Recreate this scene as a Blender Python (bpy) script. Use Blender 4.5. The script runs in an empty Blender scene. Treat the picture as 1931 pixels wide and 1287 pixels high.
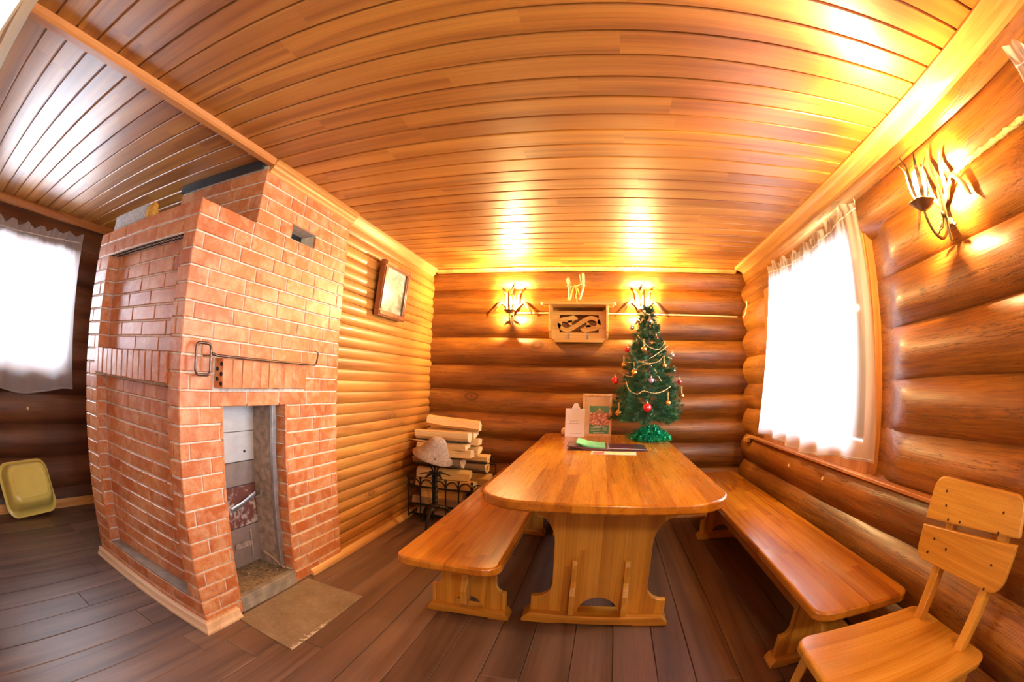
import bpy, bmesh, math, random
from mathutils import Vector, Matrix, noise as mnoise

# ------------------------------------------------------------------ camera, sky, exposure
SC = bpy.context.scene
COL = SC.collection
R = math.radians
cam_d = bpy.data.cameras.new('camera')
cam = bpy.data.objects.new('camera', cam_d)
COL.objects.link(cam)
cam_d.type = 'PANO'
cam_d.panorama_type = 'FISHEYE_EQUISOLID'
cam_d.sensor_fit = 'HORIZONTAL'
cam_d.sensor_width = 36.0
cam_d.sensor_height = 36.0 * 1287 / 1931
cam_d.fisheye_lens = 855.83 * 36.0 / 1931
cam_d.fisheye_fov = R(230)
cam_d.clip_start = 0.02
CAM_YAW, CAM_PITCH, CAM_ROLL = 0.199116, 0.088149, 0.029184
cam.matrix_world = (Matrix.Translation((0, 0, 1.2476)) @ Matrix.Rotation(CAM_YAW, 4, 'Z')
                    @ Matrix.Rotation(math.pi / 2 + CAM_PITCH, 4, 'X') @ Matrix.Rotation(CAM_ROLL, 4, 'Z'))
SC.camera = cam
SKY_STRENGTH = 27.0
SKY_COLOR = (0.80, 0.89, 1.0, 1)
BULB_GLOW = 60.0
BULB_WATTS = 84.0
FILL_GLOBE_WATTS = 46.0  # output of the added fill globe behind the camera
BULB_COLOR = (1.0, 0.70, 0.28, 1)
w = bpy.data.worlds.new('sky')
SC.world = w
w.use_nodes = True
bg = w.node_tree.nodes['Background']
bg.inputs[0].default_value = SKY_COLOR
bg.inputs[1].default_value = SKY_STRENGTH
SC.view_settings.view_transform = 'Standard'
SC.view_settings.look = 'None'
SC.view_settings.exposure = 0.8
SC.view_settings.gamma = 1.0
SC.view_settings.use_curve_mapping = False
SC.cycles.use_denoising = True
SC.cycles.denoising_input_passes = 'RGB_ALBEDO_NORMAL'
SC.cycles.denoising_prefilter = 'ACCURATE'
SC.cycles.use_adaptive_sampling = False
SC.cycles.max_bounces = 10
SC.cycles.diffuse_bounces = 5
SC.cycles.transparent_max_bounces = 16
SC.cycles.sample_clamp_indirect = 4.0
SC.cycles.blur_glossy = 1.0
SC.cycles.caustics_reflective = False
SC.cycles.caustics_refractive = False

def portal(name, loc, rot, sx, sy):
    l = bpy.data.lights.new(name, 'AREA'); l.shape = 'RECTANGLE'; l.size = sx; l.size_y = sy
    l.cycles.is_portal = True
    o = bpy.data.objects.new(name, l); COL.objects.link(o); o.location = loc; o.rotation_euler = rot
portal('sky_portal_right', (1.66, 2.73, 1.40), (0, R(90), 0), 1.2, 1.56)
portal('sky_portal_near', (1.66, -0.24, 1.40), (0, R(90), 0), 1.2, 1.32)
portal('sky_portal_left', (-4.2, 0.85, 1.55), (0, R(-90), 0), 0.9, 1.1)

# ------------------------------------------------------------------ node helper
class NT:
    def __init__(s, name):
        s.m = bpy.data.materials.new(name); s.m.use_nodes = True
        s.t = s.m.node_tree; s.t.nodes.clear()
        s.out = s.t.nodes.new('ShaderNodeOutputMaterial')
    def n(s, typ, **kw):
        nd = s.t.nodes.new(typ)
        for k, v in kw.items(): setattr(nd, k, v)
        return nd
    def l(s, a, b): s.t.links.new(a, b)
    def put(s, sock, v):
        if isinstance(v, bpy.types.NodeSocket): s.l(v, sock)
        elif v is not None: sock.default_value = v
    def math(s, op, a, b=None, c=None, clamp=False):
        nd = s.n('ShaderNodeMath', operation=op); nd.use_clamp = clamp
        s.put(nd.inputs[0], a); s.put(nd.inputs[1], b); s.put(nd.inputs[2], c)
        return nd.outputs[0]
    def vmath(s, op, a, b=None):
        nd = s.n('ShaderNodeVectorMath', operation=op)
        s.put(nd.inputs[0], a); s.put(nd.inputs[1], b)
        return nd.outputs[0]
    def comb(s, x, y, z):
        nd = s.n('ShaderNodeCombineXYZ'); s.put(nd.inputs[0], x); s.put(nd.inputs[1], y); s.put(nd.inputs[2], z)
        return nd.outputs[0]
    def sep(s, v):
        nd = s.n('ShaderNodeSeparateXYZ'); s.l(v, nd.inputs[0]); return nd.outputs
    def noise(s, vec, scale=1.0, detail=3.0, rough=0.5, dist=0.0):
        nd = s.n('ShaderNodeTexNoise'); s.put(nd.inputs['Vector'], vec)
        nd.inputs['Scale'].default_value = scale; nd.inputs['Detail'].default_value = detail
        nd.inputs['Roughness'].default_value = rough; nd.inputs['Distortion'].default_value = dist
        return nd.outputs[0]
    def white(s, vec):
        nd = s.n('ShaderNodeTexWhiteNoise', noise_dimensions='3D'); s.put(nd.inputs['Vector'], vec)
        return nd.outputs[0]
    def ramp(s, fac, stops):
        nd = s.n('ShaderNodeValToRGB'); s.put(nd.inputs[0], fac)
        el = nd.color_ramp.elements
        while len(el) < len(stops): el.new(0.5)
        for e, (p, c) in zip(el, stops):
            e.position = p; e.color = (c, c, c, 1) if isinstance(c, (int, float)) else (*c, 1)
        return nd.outputs[0]
    def mix(s, fac, a, b, blend='MIX'):
        nd = s.n('ShaderNodeMix', data_type='RGBA', blend_type=blend)
        s.put(nd.inputs[0], fac)
        for sock, v in ((nd.inputs[6], a), (nd.inputs[7], b)):
            if isinstance(v, tuple) and len(v) == 3: v = (*v, 1)
            s.put(sock, v)
        return nd.outputs[2]
    def bsdf(s, color, rough=0.5, metal=0.0, spec=0.5, coat=0.0, coat_rough=0.1, normal=None, **kw):
        b = s.n('ShaderNodeBsdfPrincipled')
        if isinstance(color, tuple) and len(color) == 3: color = (*color, 1)
        s.put(b.inputs['Base Color'], color); s.put(b.inputs['Roughness'], rough)
        s.put(b.inputs['Metallic'], metal); s.put(b.inputs['Specular IOR Level'], spec)
        s.put(b.inputs['Coat Weight'], coat); s.put(b.inputs['Coat Roughness'], coat_rough)
        if normal is not None: s.l(normal, b.inputs['Normal'])
        for k, v in kw.items(): s.put(b.inputs[k], v)
        return b.outputs[0]
    def bump(s, h, strength=0.2, dist=0.01):
        nd = s.n('ShaderNodeBump'); s.l(h, nd.inputs['Height'])
        nd.inputs['Strength'].default_value = strength; nd.inputs['Distance'].default_value = dist
        return nd.outputs[0]
    def done(s, shader):
        s.l(shader, s.out.inputs[0]); return s.m

def simple(name, col, rough=0.5, metal=0.0, spec=0.5, var=0.12, scale=30, coat=0.0, bump=0.0, **kw):
    t = NT(name)
    co = t.n('ShaderNodeTexCoord').outputs['Object']
    nz = t.noise(co, scale, 4)
    f = t.ramp(nz, [(0.3, 1 - var), (0.7, 1 + var)])
    c = t.mix(1.0, (*col, 1), f, 'MULTIPLY')
    nm = t.bump(nz, bump, 0.004) if bump else None
    return t.done(t.bsdf(c, rough, metal, spec, coat, normal=nm, **kw))

def wood(name, dark, mid, light, axis='Y', rough=0.35, coat=0.25, coat_rough=0.12, bump=0.12, cross=16.0, along=1.1,
         island=0.0, strip=None, knots=0.0, ring=0.55, vary=0.0, blotch=0.0, bdist=0.006, spec=0.5, stretch_knot=0.45, streak=0.22, crack=0.0):
    """procedural wood whose grain runs along an axis of the object; strip=(width, length, cross axis index) makes glued staves"""
    t = NT(name)
    co = t.n('ShaderNodeTexCoord').outputs['Object']
    X, Y, Z = t.sep(co)
    A, C1, C2 = {'X': (X, Y, Z), 'Y': (Y, X, Z), 'Z': (Z, X, Y)}[axis]
    rnd = None
    if island:
        rnd = t.n('ShaderNodeNewGeometry').outputs['Random Per Island']
        A = t.math('ADD', A, t.math('MULTIPLY', rnd, 37.0))
        C1 = t.math('ADD', C1, t.math('MULTIPLY', rnd, 5.3))
    srnd = None
    if strip:
        u = (C1, C2)[strip[2]]
        s_ = t.math('FLOOR', t.math('DIVIDE', u, strip[0]))
        h = t.white(t.comb(s_, 3.1, 0.0 if rnd is None else rnd))
        l_ = t.math('FLOOR', t.math('ADD', t.math('DIVIDE', A, strip[1]), t.math('MULTIPLY', h, 7.0)))
        srnd = t.white(t.comb(s_, l_, 1.7))
        A = t.math('ADD', A, t.math('MULTIPLY', srnd, 23.0))
    v = t.comb(t.math('MULTIPLY', C1, cross), t.math('MULTIPLY', C2, cross), t.math('MULTIPLY', A, along))
    n1 = t.noise(v, 0.35, 3, 0.5, 0.6)
    rings = t.math('PINGPONG', t.math('MULTIPLY', n1, 9.0), 1.0)
    vf = t.comb(t.math('MULTIPLY', C1, cross * 9), t.math('MULTIPLY', C2, cross * 9), t.math('MULTIPLY', A, along * 4))
    n2 = t.noise(vf, 1.0, 4, 0.6)
    f = t.math('ADD', t.math('MULTIPLY', rings, ring), t.math('MULTIPLY', n2, 1.0 - ring))
    c = t.ramp(f, [(0.12, dark), (0.45, mid), (0.85, light)])
    hgt = f
    if knots:
        kv = t.comb(t.math('MULTIPLY', C1, 1.0), t.math('MULTIPLY', C2, 1.0), t.math('MULTIPLY', A, stretch_knot))
        vo = t.n('ShaderNodeTexVoronoi'); t.l(kv, vo.inputs['Vector']); vo.inputs['Scale'].default_value = knots
        kd = t.math('ADD', vo.outputs['Distance'], t.math('MULTIPLY', t.math('SUBTRACT', n2, 0.5), 0.06))
        km = t.ramp(kd, [(0.06, 1.0), (0.16, 0.0)])
        kc = t.ramp(t.math('PINGPONG', t.math('MULTIPLY', kd, 28.0), 1.0), [(0.0, tuple(q * 0.55 for q in dark)), (1.0, mid)])
        c = t.mix(t.math('MULTIPLY', km, 0.8), c, kc)
        hgt = t.math('SUBTRACT', f, t.math('MULTIPLY', km, 0.6))
    if blotch:
        nb = t.noise(t.comb(t.math('MULTIPLY', C1, 3.0), t.math('MULTIPLY', C2, 3.0), t.math('MULTIPLY', A, 0.9)), 1.0, 4, 0.6, 0.4)
        c = t.mix(1.0, c, t.ramp(nb, [(0.3, 1.0 - blotch), (0.68, 1.0 + blotch * 0.6)]), 'MULTIPLY')
    for rr, am in ((srnd, vary if strip else 0.0), (rnd, island)):
        if rr is not None and am:
            hs = t.n('ShaderNodeHueSaturation')
            t.l(c, hs.inputs['Color'])
            t.put(hs.inputs['Value'], t.math('ADD', 1.0 - am, t.math('MULTIPLY', rr, 2 * am)))
            t.put(hs.inputs['Hue'], t.math('ADD', 0.5 - 0.02 * am, t.math('MULTIPLY', rr, 0.04 * am)))
            c = hs.outputs[0]
    if crack:
        n5 = t.noise(t.comb(t.math('MULTIPLY', C1, cross * 1.6), t.math('MULTIPLY', C2, cross * 1.6), t.math('MULTIPLY', A, along * 1.3)), 1.0, 5, 0.6, 0.3)
        cm = t.ramp(t.math('ABSOLUTE', t.math('SUBTRACT', n5, 0.56)), [(0.0, 1.0), (0.012, 0.0)])
        c = t.mix(t.math('MULTIPLY', cm, crack), c, tuple(q * 0.3 for q in dark))
        hgt = t.math('SUBTRACT', hgt, t.math('MULTIPLY', cm, crack))
    if streak:
        vs = t.comb(t.math('MULTIPLY', C1, cross * 26), t.math('MULTIPLY', C2, cross * 26), t.math('MULTIPLY', A, along * 5))
        n4 = t.noise(vs, 1.0, 3, 0.6)
        c = t.mix(1.0, c, t.ramp(n4, [(0.30, 1.0 - streak), (0.52, 1.0), (0.72, 1.0 + streak * 0.4)]), 'MULTIPLY')
        hgt = t.math('ADD', hgt, t.math('MULTIPLY', n4, 0.25))
    rg = t.math('ADD', rough - 0.05, t.math('MULTIPLY', n2, 0.1))
    return t.done(t.bsdf(c, rg, 0, spec, coat, coat_rough, t.bump(hgt, bump, bdist)))

# ------------------------------------------------------------------ materials
M = {}
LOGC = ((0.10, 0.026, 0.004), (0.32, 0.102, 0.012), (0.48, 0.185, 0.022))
LOGK = {'X': 0.70, 'Y': 0.86}      # the back logs get a darker tone
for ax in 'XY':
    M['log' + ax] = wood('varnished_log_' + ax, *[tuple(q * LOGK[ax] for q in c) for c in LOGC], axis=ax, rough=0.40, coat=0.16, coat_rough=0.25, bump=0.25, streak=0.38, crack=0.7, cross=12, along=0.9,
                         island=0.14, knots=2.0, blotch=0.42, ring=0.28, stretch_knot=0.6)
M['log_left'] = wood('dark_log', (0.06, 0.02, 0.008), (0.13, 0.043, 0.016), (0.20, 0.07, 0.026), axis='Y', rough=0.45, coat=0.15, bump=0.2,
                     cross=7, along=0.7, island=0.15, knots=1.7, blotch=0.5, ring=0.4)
M['siding'] = wood('half_log_siding', (0.22, 0.066, 0.009), (0.42, 0.152, 0.022), (0.54, 0.23, 0.038), axis='Y', rough=0.48, coat=0.08, bump=0.12,
                   cross=14, along=0.8, island=0.14, knots=3.0, ring=0.4, blotch=0.2)
M['ceiling'] = wood('ceiling_board', (0.25, 0.075, 0.010), (0.42, 0.150, 0.020), (0.52, 0.215, 0.034), axis='X', rough=0.44, coat=0.6, coat_rough=0.42, bump=0.07,
                    cross=13, along=0.5, island=0.10, strip=(9.0, 1.1, 0), vary=0.06, ring=0.55, bdist=0.004)
M['floor'] = wood('floor_plank', (0.075, 0.038, 0.021), (0.145, 0.078, 0.047), (0.20, 0.115, 0.075), axis='Y', rough=0.5, coat=0.25, coat_rough=0.45, bump=0.15,
                  cross=12, along=0.6, island=0.18, ring=0.5, blotch=0.22)
PINE = ((0.29, 0.080, 0.004), (0.43, 0.140, 0.006), (0.52, 0.20, 0.012))
M['table'] = wood('glued_pine_top', *PINE, axis='Y', rough=0.28, coat=0.32, coat_rough=0.06, bump=0.02, spec=0.35, cross=11, along=0.7,
                  strip=(0.066, 0.95, 0), vary=0.11, ring=0.55)
M['bench'] = wood('glued_pine_bench', (0.31, 0.085, 0.005), (0.46, 0.150, 0.008), (0.56, 0.215, 0.015), axis='Y', rough=0.25, coat=0.5, coat_rough=0.1, bump=0.04,
                  cross=11, along=0.7, strip=(0.055, 0.80, 0), vary=0.11, ring=0.55)
M['pineZ'] = wood('pine_panel', (0.42, 0.165, 0.014), (0.62, 0.28, 0.030), (0.72, 0.36, 0.050), axis='Z', rough=0.35, coat=0.25, bump=0.05, cross=11, along=0.7,
                  strip=(0.06, 4.0, 0), vary=0.14, ring=0.55)
M['pineX'] = wood('pine_beam', (0.42, 0.165, 0.014), (0.62, 0.28, 0.030), (0.72, 0.36, 0.050), axis='X', rough=0.35, coat=0.25, bump=0.05, cross=11, along=0.7)
M['pineY'] = wood('pine_stretcher', (0.40, 0.14, 0.025), (0.55, 0.22, 0.04), (0.66, 0.30, 0.06), axis='Y', rough=0.35, coat=0.25, bump=0.05, cross=11, along=0.7)
M['shelfX'] = wood('pale_pine_shelf', (0.64, 0.34, 0.06), (0.80, 0.48, 0.10), (0.85, 0.56, 0.15), axis='X', rough=0.4, coat=0.15, bump=0.05, cross=11, along=0.7)
M['chairY'] = wood('chair_board', (0.46, 0.19, 0.020), (0.64, 0.30, 0.036), (0.72, 0.38, 0.055), axis='Y', rough=0.3, coat=0.35, bump=0.05, cross=11, along=0.8, knots=4.5)
M['chairX'] = wood('chair_seat', (0.46, 0.18, 0.015), (0.64, 0.285, 0.030), (0.72, 0.36, 0.048), axis='X', rough=0.25, coat=0.45, bump=0.04, cross=9, along=0.8,
                   strip=(0.075, 5.0, 0), vary=0.10)
M['chairZ'] = wood('chair_post', (0.46, 0.19, 0.020), (0.64, 0.30, 0.036), (0.72, 0.38, 0.055), axis='Z', rough=0.3, coat=0.3, bump=0.05, cross=11, along=0.8)
M['trim'] = wood('pale_trim', (0.52, 0.23, 0.06), (0.68, 0.34, 0.10), (0.76, 0.42, 0.15), axis='Y', rough=0.32, coat=0.3, bump=0.05, cross=14, along=0.8)
M['trimX'] = wood('pale_trim_cross', (0.55, 0.33, 0.17), (0.70, 0.45, 0.26), (0.80, 0.55, 0.34), axis='X', rough=0.45, coat=0.1, bump=0.05, cross=14, along=0.8)
M['trim_red'] = wood('reddish_trim', (0.38, 0.12, 0.03), (0.52, 0.19, 0.05), (0.6, 0.25, 0.07), axis='Y', rough=0.35, coat=0.3, bump=0.05, cross=14, along=0.8)
M['trim_redZ'] = wood('reddish_casing', (0.38, 0.12, 0.03), (0.52, 0.19, 0.05), (0.6, 0.25, 0.07), axis='Z', rough=0.35, coat=0.3, bump=0.05, cross=14, along=0.8)
M['frame_wood'] = wood('brown_frame', (0.12, 0.035, 0.012), (0.24, 0.075, 0.024), (0.33, 0.12, 0.04), axis='Z', rough=0.25, coat=0.5, bump=0.05, cross=14, along=0.9)
M['light_frame'] = wood('light_frame', (0.58, 0.33, 0.13), (0.70, 0.44, 0.19), (0.78, 0.52, 0.25), axis='Z', rough=0.4, coat=0.2, bump=0.04, cross=14, along=0.9)
M['split'] = wood('split_birch', (0.60, 0.33, 0.10), (0.76, 0.49, 0.18), (0.84, 0.60, 0.27), axis='X', rough=0.6, coat=0.0, bump=0.35, cross=14, along=0.8, ring=0.35, blotch=0.12)
M['split_gold'] = wood('split_alder', (0.55, 0.28, 0.07), (0.68, 0.38, 0.11), (0.76, 0.46, 0.16), axis='X', rough=0.6, coat=0.0, bump=0.35, cross=14, along=0.8, ring=0.35, blotch=0.12)
M['split_grey'] = wood('split_weathered', (0.22, 0.13, 0.07), (0.34, 0.21, 0.12), (0.45, 0.29, 0.17), axis='X', rough=0.7, coat=0.0, bump=0.35, cross=14, along=0.8, ring=0.35, blotch=0.25)
M['bark'] = simple('bark', (0.12, 0.085, 0.06), 0.85, var=0.6, scale=55, bump=0.8)
M['end_grain'] = simple('end_grain', (0.80, 0.58, 0.33), 0.7, var=0.18, scale=45, bump=0.3)
M['iron'] = simple('wrought_iron', (0.030, 0.026, 0.024), 0.45, 0.6, var=0.3, scale=60, bump=0.3)
M['bronze'] = simple('bronzed_iron', (0.26, 0.17, 0.085), 0.38, 0.75, var=0.25, scale=60, bump=0.2)
M['steel'] = simple('dull_steel', (0.42, 0.42, 0.42), 0.38, 0.8, var=0.25, scale=18)
M['poker'] = simple('poker_steel', (0.16, 0.105, 0.085), 0.35, 0.8, var=0.3, scale=60)
M['white'] = simple('white_plastic', (0.80, 0.80, 0.78), 0.4, var=0.03)
M['grey_paint'] = simple('grey_paint', (0.52, 0.54, 0.52), 0.5, var=0.06, scale=6)
M['paper'] = simple('white_paper', (0.84, 0.84, 0.83), 0.6, var=0.02)
M['ink'] = simple('grey_ink', (0.33, 0.33, 0.36), 0.7, var=0.05)
M['beige'] = simple('beige_paper', (0.78, 0.58, 0.38), 0.6, var=0.04)
M['green_print'] = simple('green_print', (0.035, 0.20, 0.045), 0.35, var=0.2, scale=40, coat=0.3)
M['gold_print'] = simple('gold_print', (0.75, 0.52, 0.12), 0.4, var=0.1)
M['white_print'] = simple('white_print', (0.82, 0.85, 0.80), 0.5, var=0.02)
M['red_print'] = simple('red_print', (0.6, 0.09, 0.07), 0.5, var=0.2, scale=80)
M['pastry'] = None
M['maroon'] = simple('maroon_leatherette', (0.07, 0.018, 0.028), 0.3, var=0.15, scale=70, coat=0.3)
M['green_page'] = simple('green_page', (0.16, 0.50, 0.20), 0.4, var=0.12, scale=20)
M['yellow_print'] = simple('yellow_print', (0.85, 0.62, 0.22), 0.5, var=0.25, scale=25)
M['basin'] = simple('yellow_plastic', (0.80, 0.66, 0.15), 0.32, var=0.04, scale=8, coat=0.2)
M['felt'] = simple('grey_felt', (0.34, 0.24, 0.165), 0.95, var=0.3, scale=60, bump=0.5)
M['jute'] = simple('jute_cable', (0.68, 0.47, 0.17), 0.7, var=0.35, scale=90, bump=0.6)
M['concrete'] = simple('cement', (0.30, 0.26, 0.21), 0.85, var=0.3, scale=14, bump=0.4)
M['mortar'] = simple('mortar', (0.68, 0.61, 0.50), 0.9, var=0.18, scale=40, bump=0.4)
M['plate_dark'] = simple('dark_sheet', (0.035, 0.042, 0.048), 0.4, 0.4, var=0.3, scale=6)
M['insulation'] = simple('mineral_sheet', (0.52, 0.53, 0.54), 0.9, var=0.3, scale=70, bump=0.5)
M['foam'] = simple('mounting_foam', (0.72, 0.37, 0.05), 0.7, var=0.3, scale=60, bump=0.8)
M['twig'] = wood('birch_twig', (0.20, 0.09, 0.04), (0.55, 0.36, 0.18), (0.75, 0.58, 0.38), axis='Z', rough=0.6, coat=0, bump=0.4, cross=60, along=5)
M['needle'] = simple('fir_needle', (0.026, 0.115, 0.044), 0.45, var=0.6, scale=9)
M['tinsel'] = simple('green_tinsel', (0.03, 0.60, 0.30), 0.2, 0.75, var=0.5, scale=40)
M['gold_ball'] = simple('gold_glass', (0.78, 0.46, 0.13), 0.18, 0.9, var=0.15, scale=40)
M['red_ball'] = simple('red_glass', (0.62, 0.018, 0.02), 0.2, 0.35, var=0.05, coat=0.8)
M['silver_ball'] = simple('silver_glass', (0.66, 0.60, 0.66), 0.22, 0.8, var=0.1)
M['lilac_ball'] = simple('lilac_glass', (0.55, 0.38, 0.55), 0.25, 0.6, var=0.1)
M['bead'] = simple('gold_bead', (0.82, 0.63, 0.28), 0.25, 0.7, var=0.1)
M['ribbon'] = simple('gold_ribbon', (0.78, 0.58, 0.22), 0.4, 0.4, var=0.1)
M['hole_black'] = simple('hole_black', (0.012, 0.011, 0.010), 0.9)  # black of the holes; on the discs it stands in for shade
M['debris'] = simple('wood_debris', (0.26, 0.18, 0.10), 0.9, var=0.5, scale=60, bump=0.8)
M['peg'] = simple('pale_dowel', (0.80, 0.64, 0.40), 0.5, var=0.1)
M['linoleum'] = None

def m_brick():
    t = NT('red_brick')
    co = t.n('ShaderNodeTexCoord').outputs['Object']
    rnd = t.n('ShaderNodeNewGeometry').outputs['Random Per Island']
    n1 = t.noise(t.vmath('ADD', co, t.comb(t.math('MULTIPLY', rnd, 9.0), 0.0, 0.0)), 13, 4, 0.55, 0.5)
    n2 = t.noise(co, 70, 4, 0.6)
    base = t.mix(rnd, (0.48, 0.120, 0.030), (0.62, 0.205, 0.058))
    blo = t.ramp(n1, [(0.42, 0.0), (0.74, 0.66)])
    c = t.mix(blo, base, (0.78, 0.48, 0.27))
    c = t.mix(1.0, c, t.ramp(n2, [(0.3, 0.82), (0.7, 1.12)]), 'MULTIPLY')
    h = t.math('ADD', t.math('MULTIPLY', n1, 0.6), t.math('MULTIPLY', n2, 0.5))
    return t.done(t.bsdf(c, 0.42, 0, 0.5, 0.12, 0.25, t.bump(h, 0.25, 0.006)))
M['brick'] = m_brick()

def m_curtain():
    t = NT('sheer_white_curtain')
    co = t.n('ShaderNodeTexCoord').outputs['Object']
    d = t.n('ShaderNodeBsdfDiffuse'); d.inputs[0].default_value = (0.80, 0.77, 0.78, 1)
    tr = t.n('ShaderNodeBsdfTranslucent'); tr.inputs[0].default_value = (0.80, 0.78, 0.80, 1)
    tp = t.n('ShaderNodeBsdfTransparent'); tp.inputs[0].default_value = (0.96, 0.96, 0.97, 1)
    m1 = t.n('ShaderNodeMixShader'); m1.inputs[0].default_value = 0.5; t.l(d.outputs[0], m1.inputs[1]); t.l(tr.outputs[0], m1.inputs[2])
    lw = t.n('ShaderNodeLayerWeight'); lw.inputs[0].default_value = 0.35
    f = t.math('SUBTRACT', 0.42, t.math('MULTIPLY', lw.outputs['Facing'], 0.36))
    m2 = t.n('ShaderNodeMixShader'); t.l(f, m2.inputs[0]); t.l(m1.outputs[0], m2.inputs[1]); t.l(tp.outputs[0], m2.inputs[2])
    return t.done(m2.outputs[0])
M['curtain'] = m_curtain()

def m_glass():
    t = NT('window_glass')
    tp = t.n('ShaderNodeBsdfTransparent'); gl = t.n('ShaderNodeBsdfGlossy'); gl.inputs['Roughness'].default_value = 0.02
    fr = t.n('ShaderNodeFresnel'); fr.inputs[0].default_value = 1.45
    m = t.n('ShaderNodeMixShader'); t.l(fr.outputs[0], m.inputs[0]); t.l(tp.outputs[0], m.inputs[1]); t.l(gl.outputs[0], m.inputs[2])
    return t.done(m.outputs[0])
M['glass'] = m_glass()

def m_bulb():
    t = NT('lit_bulb')
    e = t.n('ShaderNodeEmission'); e.inputs[0].default_value = BULB_COLOR; e.inputs[1].default_value = BULB_GLOW
    tp = t.n('ShaderNodeBsdfTransparent'); ad = t.n('ShaderNodeAddShader'); t.l(e.outputs[0], ad.inputs[0]); t.l(tp.outputs[0], ad.inputs[1])
    return t.done(ad.outputs[0])
M['bulb'] = m_bulb()

def m_pastry():
    t = NT('printed_pastries')
    co = t.n('ShaderNodeTexCoord').outputs['Object']
    vo = t.n('ShaderNodeTexVoronoi'); t.l(co, vo.inputs['Vector']); vo.inputs['Scale'].default_value = 48
    c = t.ramp(vo.outputs['Distance'], [(0.0, (0.86, 0.66, 0.55)), (0.35, (0.74, 0.33, 0.18)), (0.62, (0.42, 0.10, 0.05)), (0.85, (0.08, 0.10, 0.02))])
    r = t.n('ShaderNodeHueSaturation'); t.l(c, r.inputs['Color'])
    t.put(r.inputs['Value'], t.math('ADD', 0.75, t.math('MULTIPLY', t.noise(co, 30, 2), 0.6)))
    return t.done(t.bsdf(r.outputs[0], 0.35))
M['pastry'] = m_pastry()

def m_landscape():
    t = NT('printed_landscape')
    co = t.n('ShaderNodeTexCoord').outputs['Object']
    X, Y, Z = t.sep(co)
    n = t.noise(t.comb(0.0, t.math('MULTIPLY', Y, 9.0), t.math('MULTIPLY', Z, 14.0)), 1.0, 5, 0.65, 0.8)
    c = t.ramp(n, [(0.34, (0.02, 0.025, 0.012)), (0.45, (0.08, 0.08, 0.045)), (0.55, (0.22, 0.22, 0.17)), (0.7, (0.42, 0.43, 0.42))])
    sky = t.ramp(t.math('ADD', Z, t.math('MULTIPLY', n, 0.12)), [(0.13, 0.0), (0.24, 1.0)])
    c = t.mix(sky, c, (0.36, 0.39, 0.40))
    return t.done(t.bsdf(c, 0.35, coat=0.2))
M['landscape'] = m_landscape()

def m_mat():
    t = NT('worn_metal_sheet')
    co = t.n('ShaderNodeTexCoord').outputs['Object']
    X, Y, Z = t.sep(co)
    n = t.noise(co, 7, 5, 0.6); n2 = t.noise(co, 45, 5, 0.7)
    c = t.ramp(n, [(0.3, (0.23, 0.165, 0.10)), (0.7, (0.34, 0.27, 0.18))])
    c = t.mix(1.0, c, t.ramp(n2, [(0.35, 0.85), (0.7, 1.1)]), 'MULTIPLY')
    # bare worn corner and edge facing the room
    near = t.ramp(t.math('ADD', X, t.math('MULTIPLY', n2, 0.16)), [(0.462, 0.0), (0.472, 1.0)])
    nx = t.ramp(Y, [(0.26, 1.0), (0.36, 0.0)])
    c = t.mix(t.math('MULTIPLY', near, nx), c, (0.70, 0.62, 0.50))
    return t.done(t.bsdf(c, 0.6, 0.0, 0.3, normal=t.bump(n2, 0.3, 0.002)))
M['sheet'] = m_mat()

def m_firedoor():
    t = NT('worn_fire_door')
    co = t.n('ShaderNodeTexCoord').outputs['Object']
    X, Y, Z = t.sep(co)
    n = t.noise(co, 16, 6, 0.7, 0.5); n3 = t.noise(t.comb(X, t.math('MULTIPLY', Y, 2.0), t.math('MULTIPLY', Z, 6.0)), 5, 4)
    pale = t.mix(n3, (0.48, 0.46, 0.44), (0.66, 0.65, 0.64))
    red = t.mix(t.ramp(n, [(0.5, 0.0), (0.6, 1.0)]), (0.17, 0.055, 0.04), (0.52, 0.45, 0.40))
    grey = t.mix(n, (0.16, 0.11, 0.09), (0.36, 0.29, 0.25))
    def band(lo, hi):
        return t.math('MULTIPLY', t.math('GREATER_THAN', Z, lo), t.math('LESS_THAN', Z, hi))
    c = t.mix(band(0.60, 0.735), pale, grey)
    c = t.mix(band(0.36, 0.60), c, red)
    c = t.mix(band(-1.0, 0.36), c, grey)
    seam = t.math('MAXIMUM', t.math('MAXIMUM', band(0.597, 0.603), band(0.357, 0.363)), t.math('MAXIMUM', band(0.732, 0.738), band(0.90, 0.904)))
    c = t.mix(seam, c, (0.05, 0.04, 0.035))
    return t.done(t.bsdf(c, 0.5, 0.3, normal=t.bump(n, 0.2, 0.002)))
M['firedoor'] = m_firedoor()
M['jamb'] = simple('grey_weathered_board', (0.28, 0.21, 0.16), 0.8, var=0.4, scale=25, bump=0.4)
M['log_strip'] = wood('sill_strip', (0.45, 0.17, 0.05), (0.6, 0.25, 0.07), (0.7, 0.33, 0.1), axis='Y', rough=0.4, coat=0.2, bump=0.05, cross=14)

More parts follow.
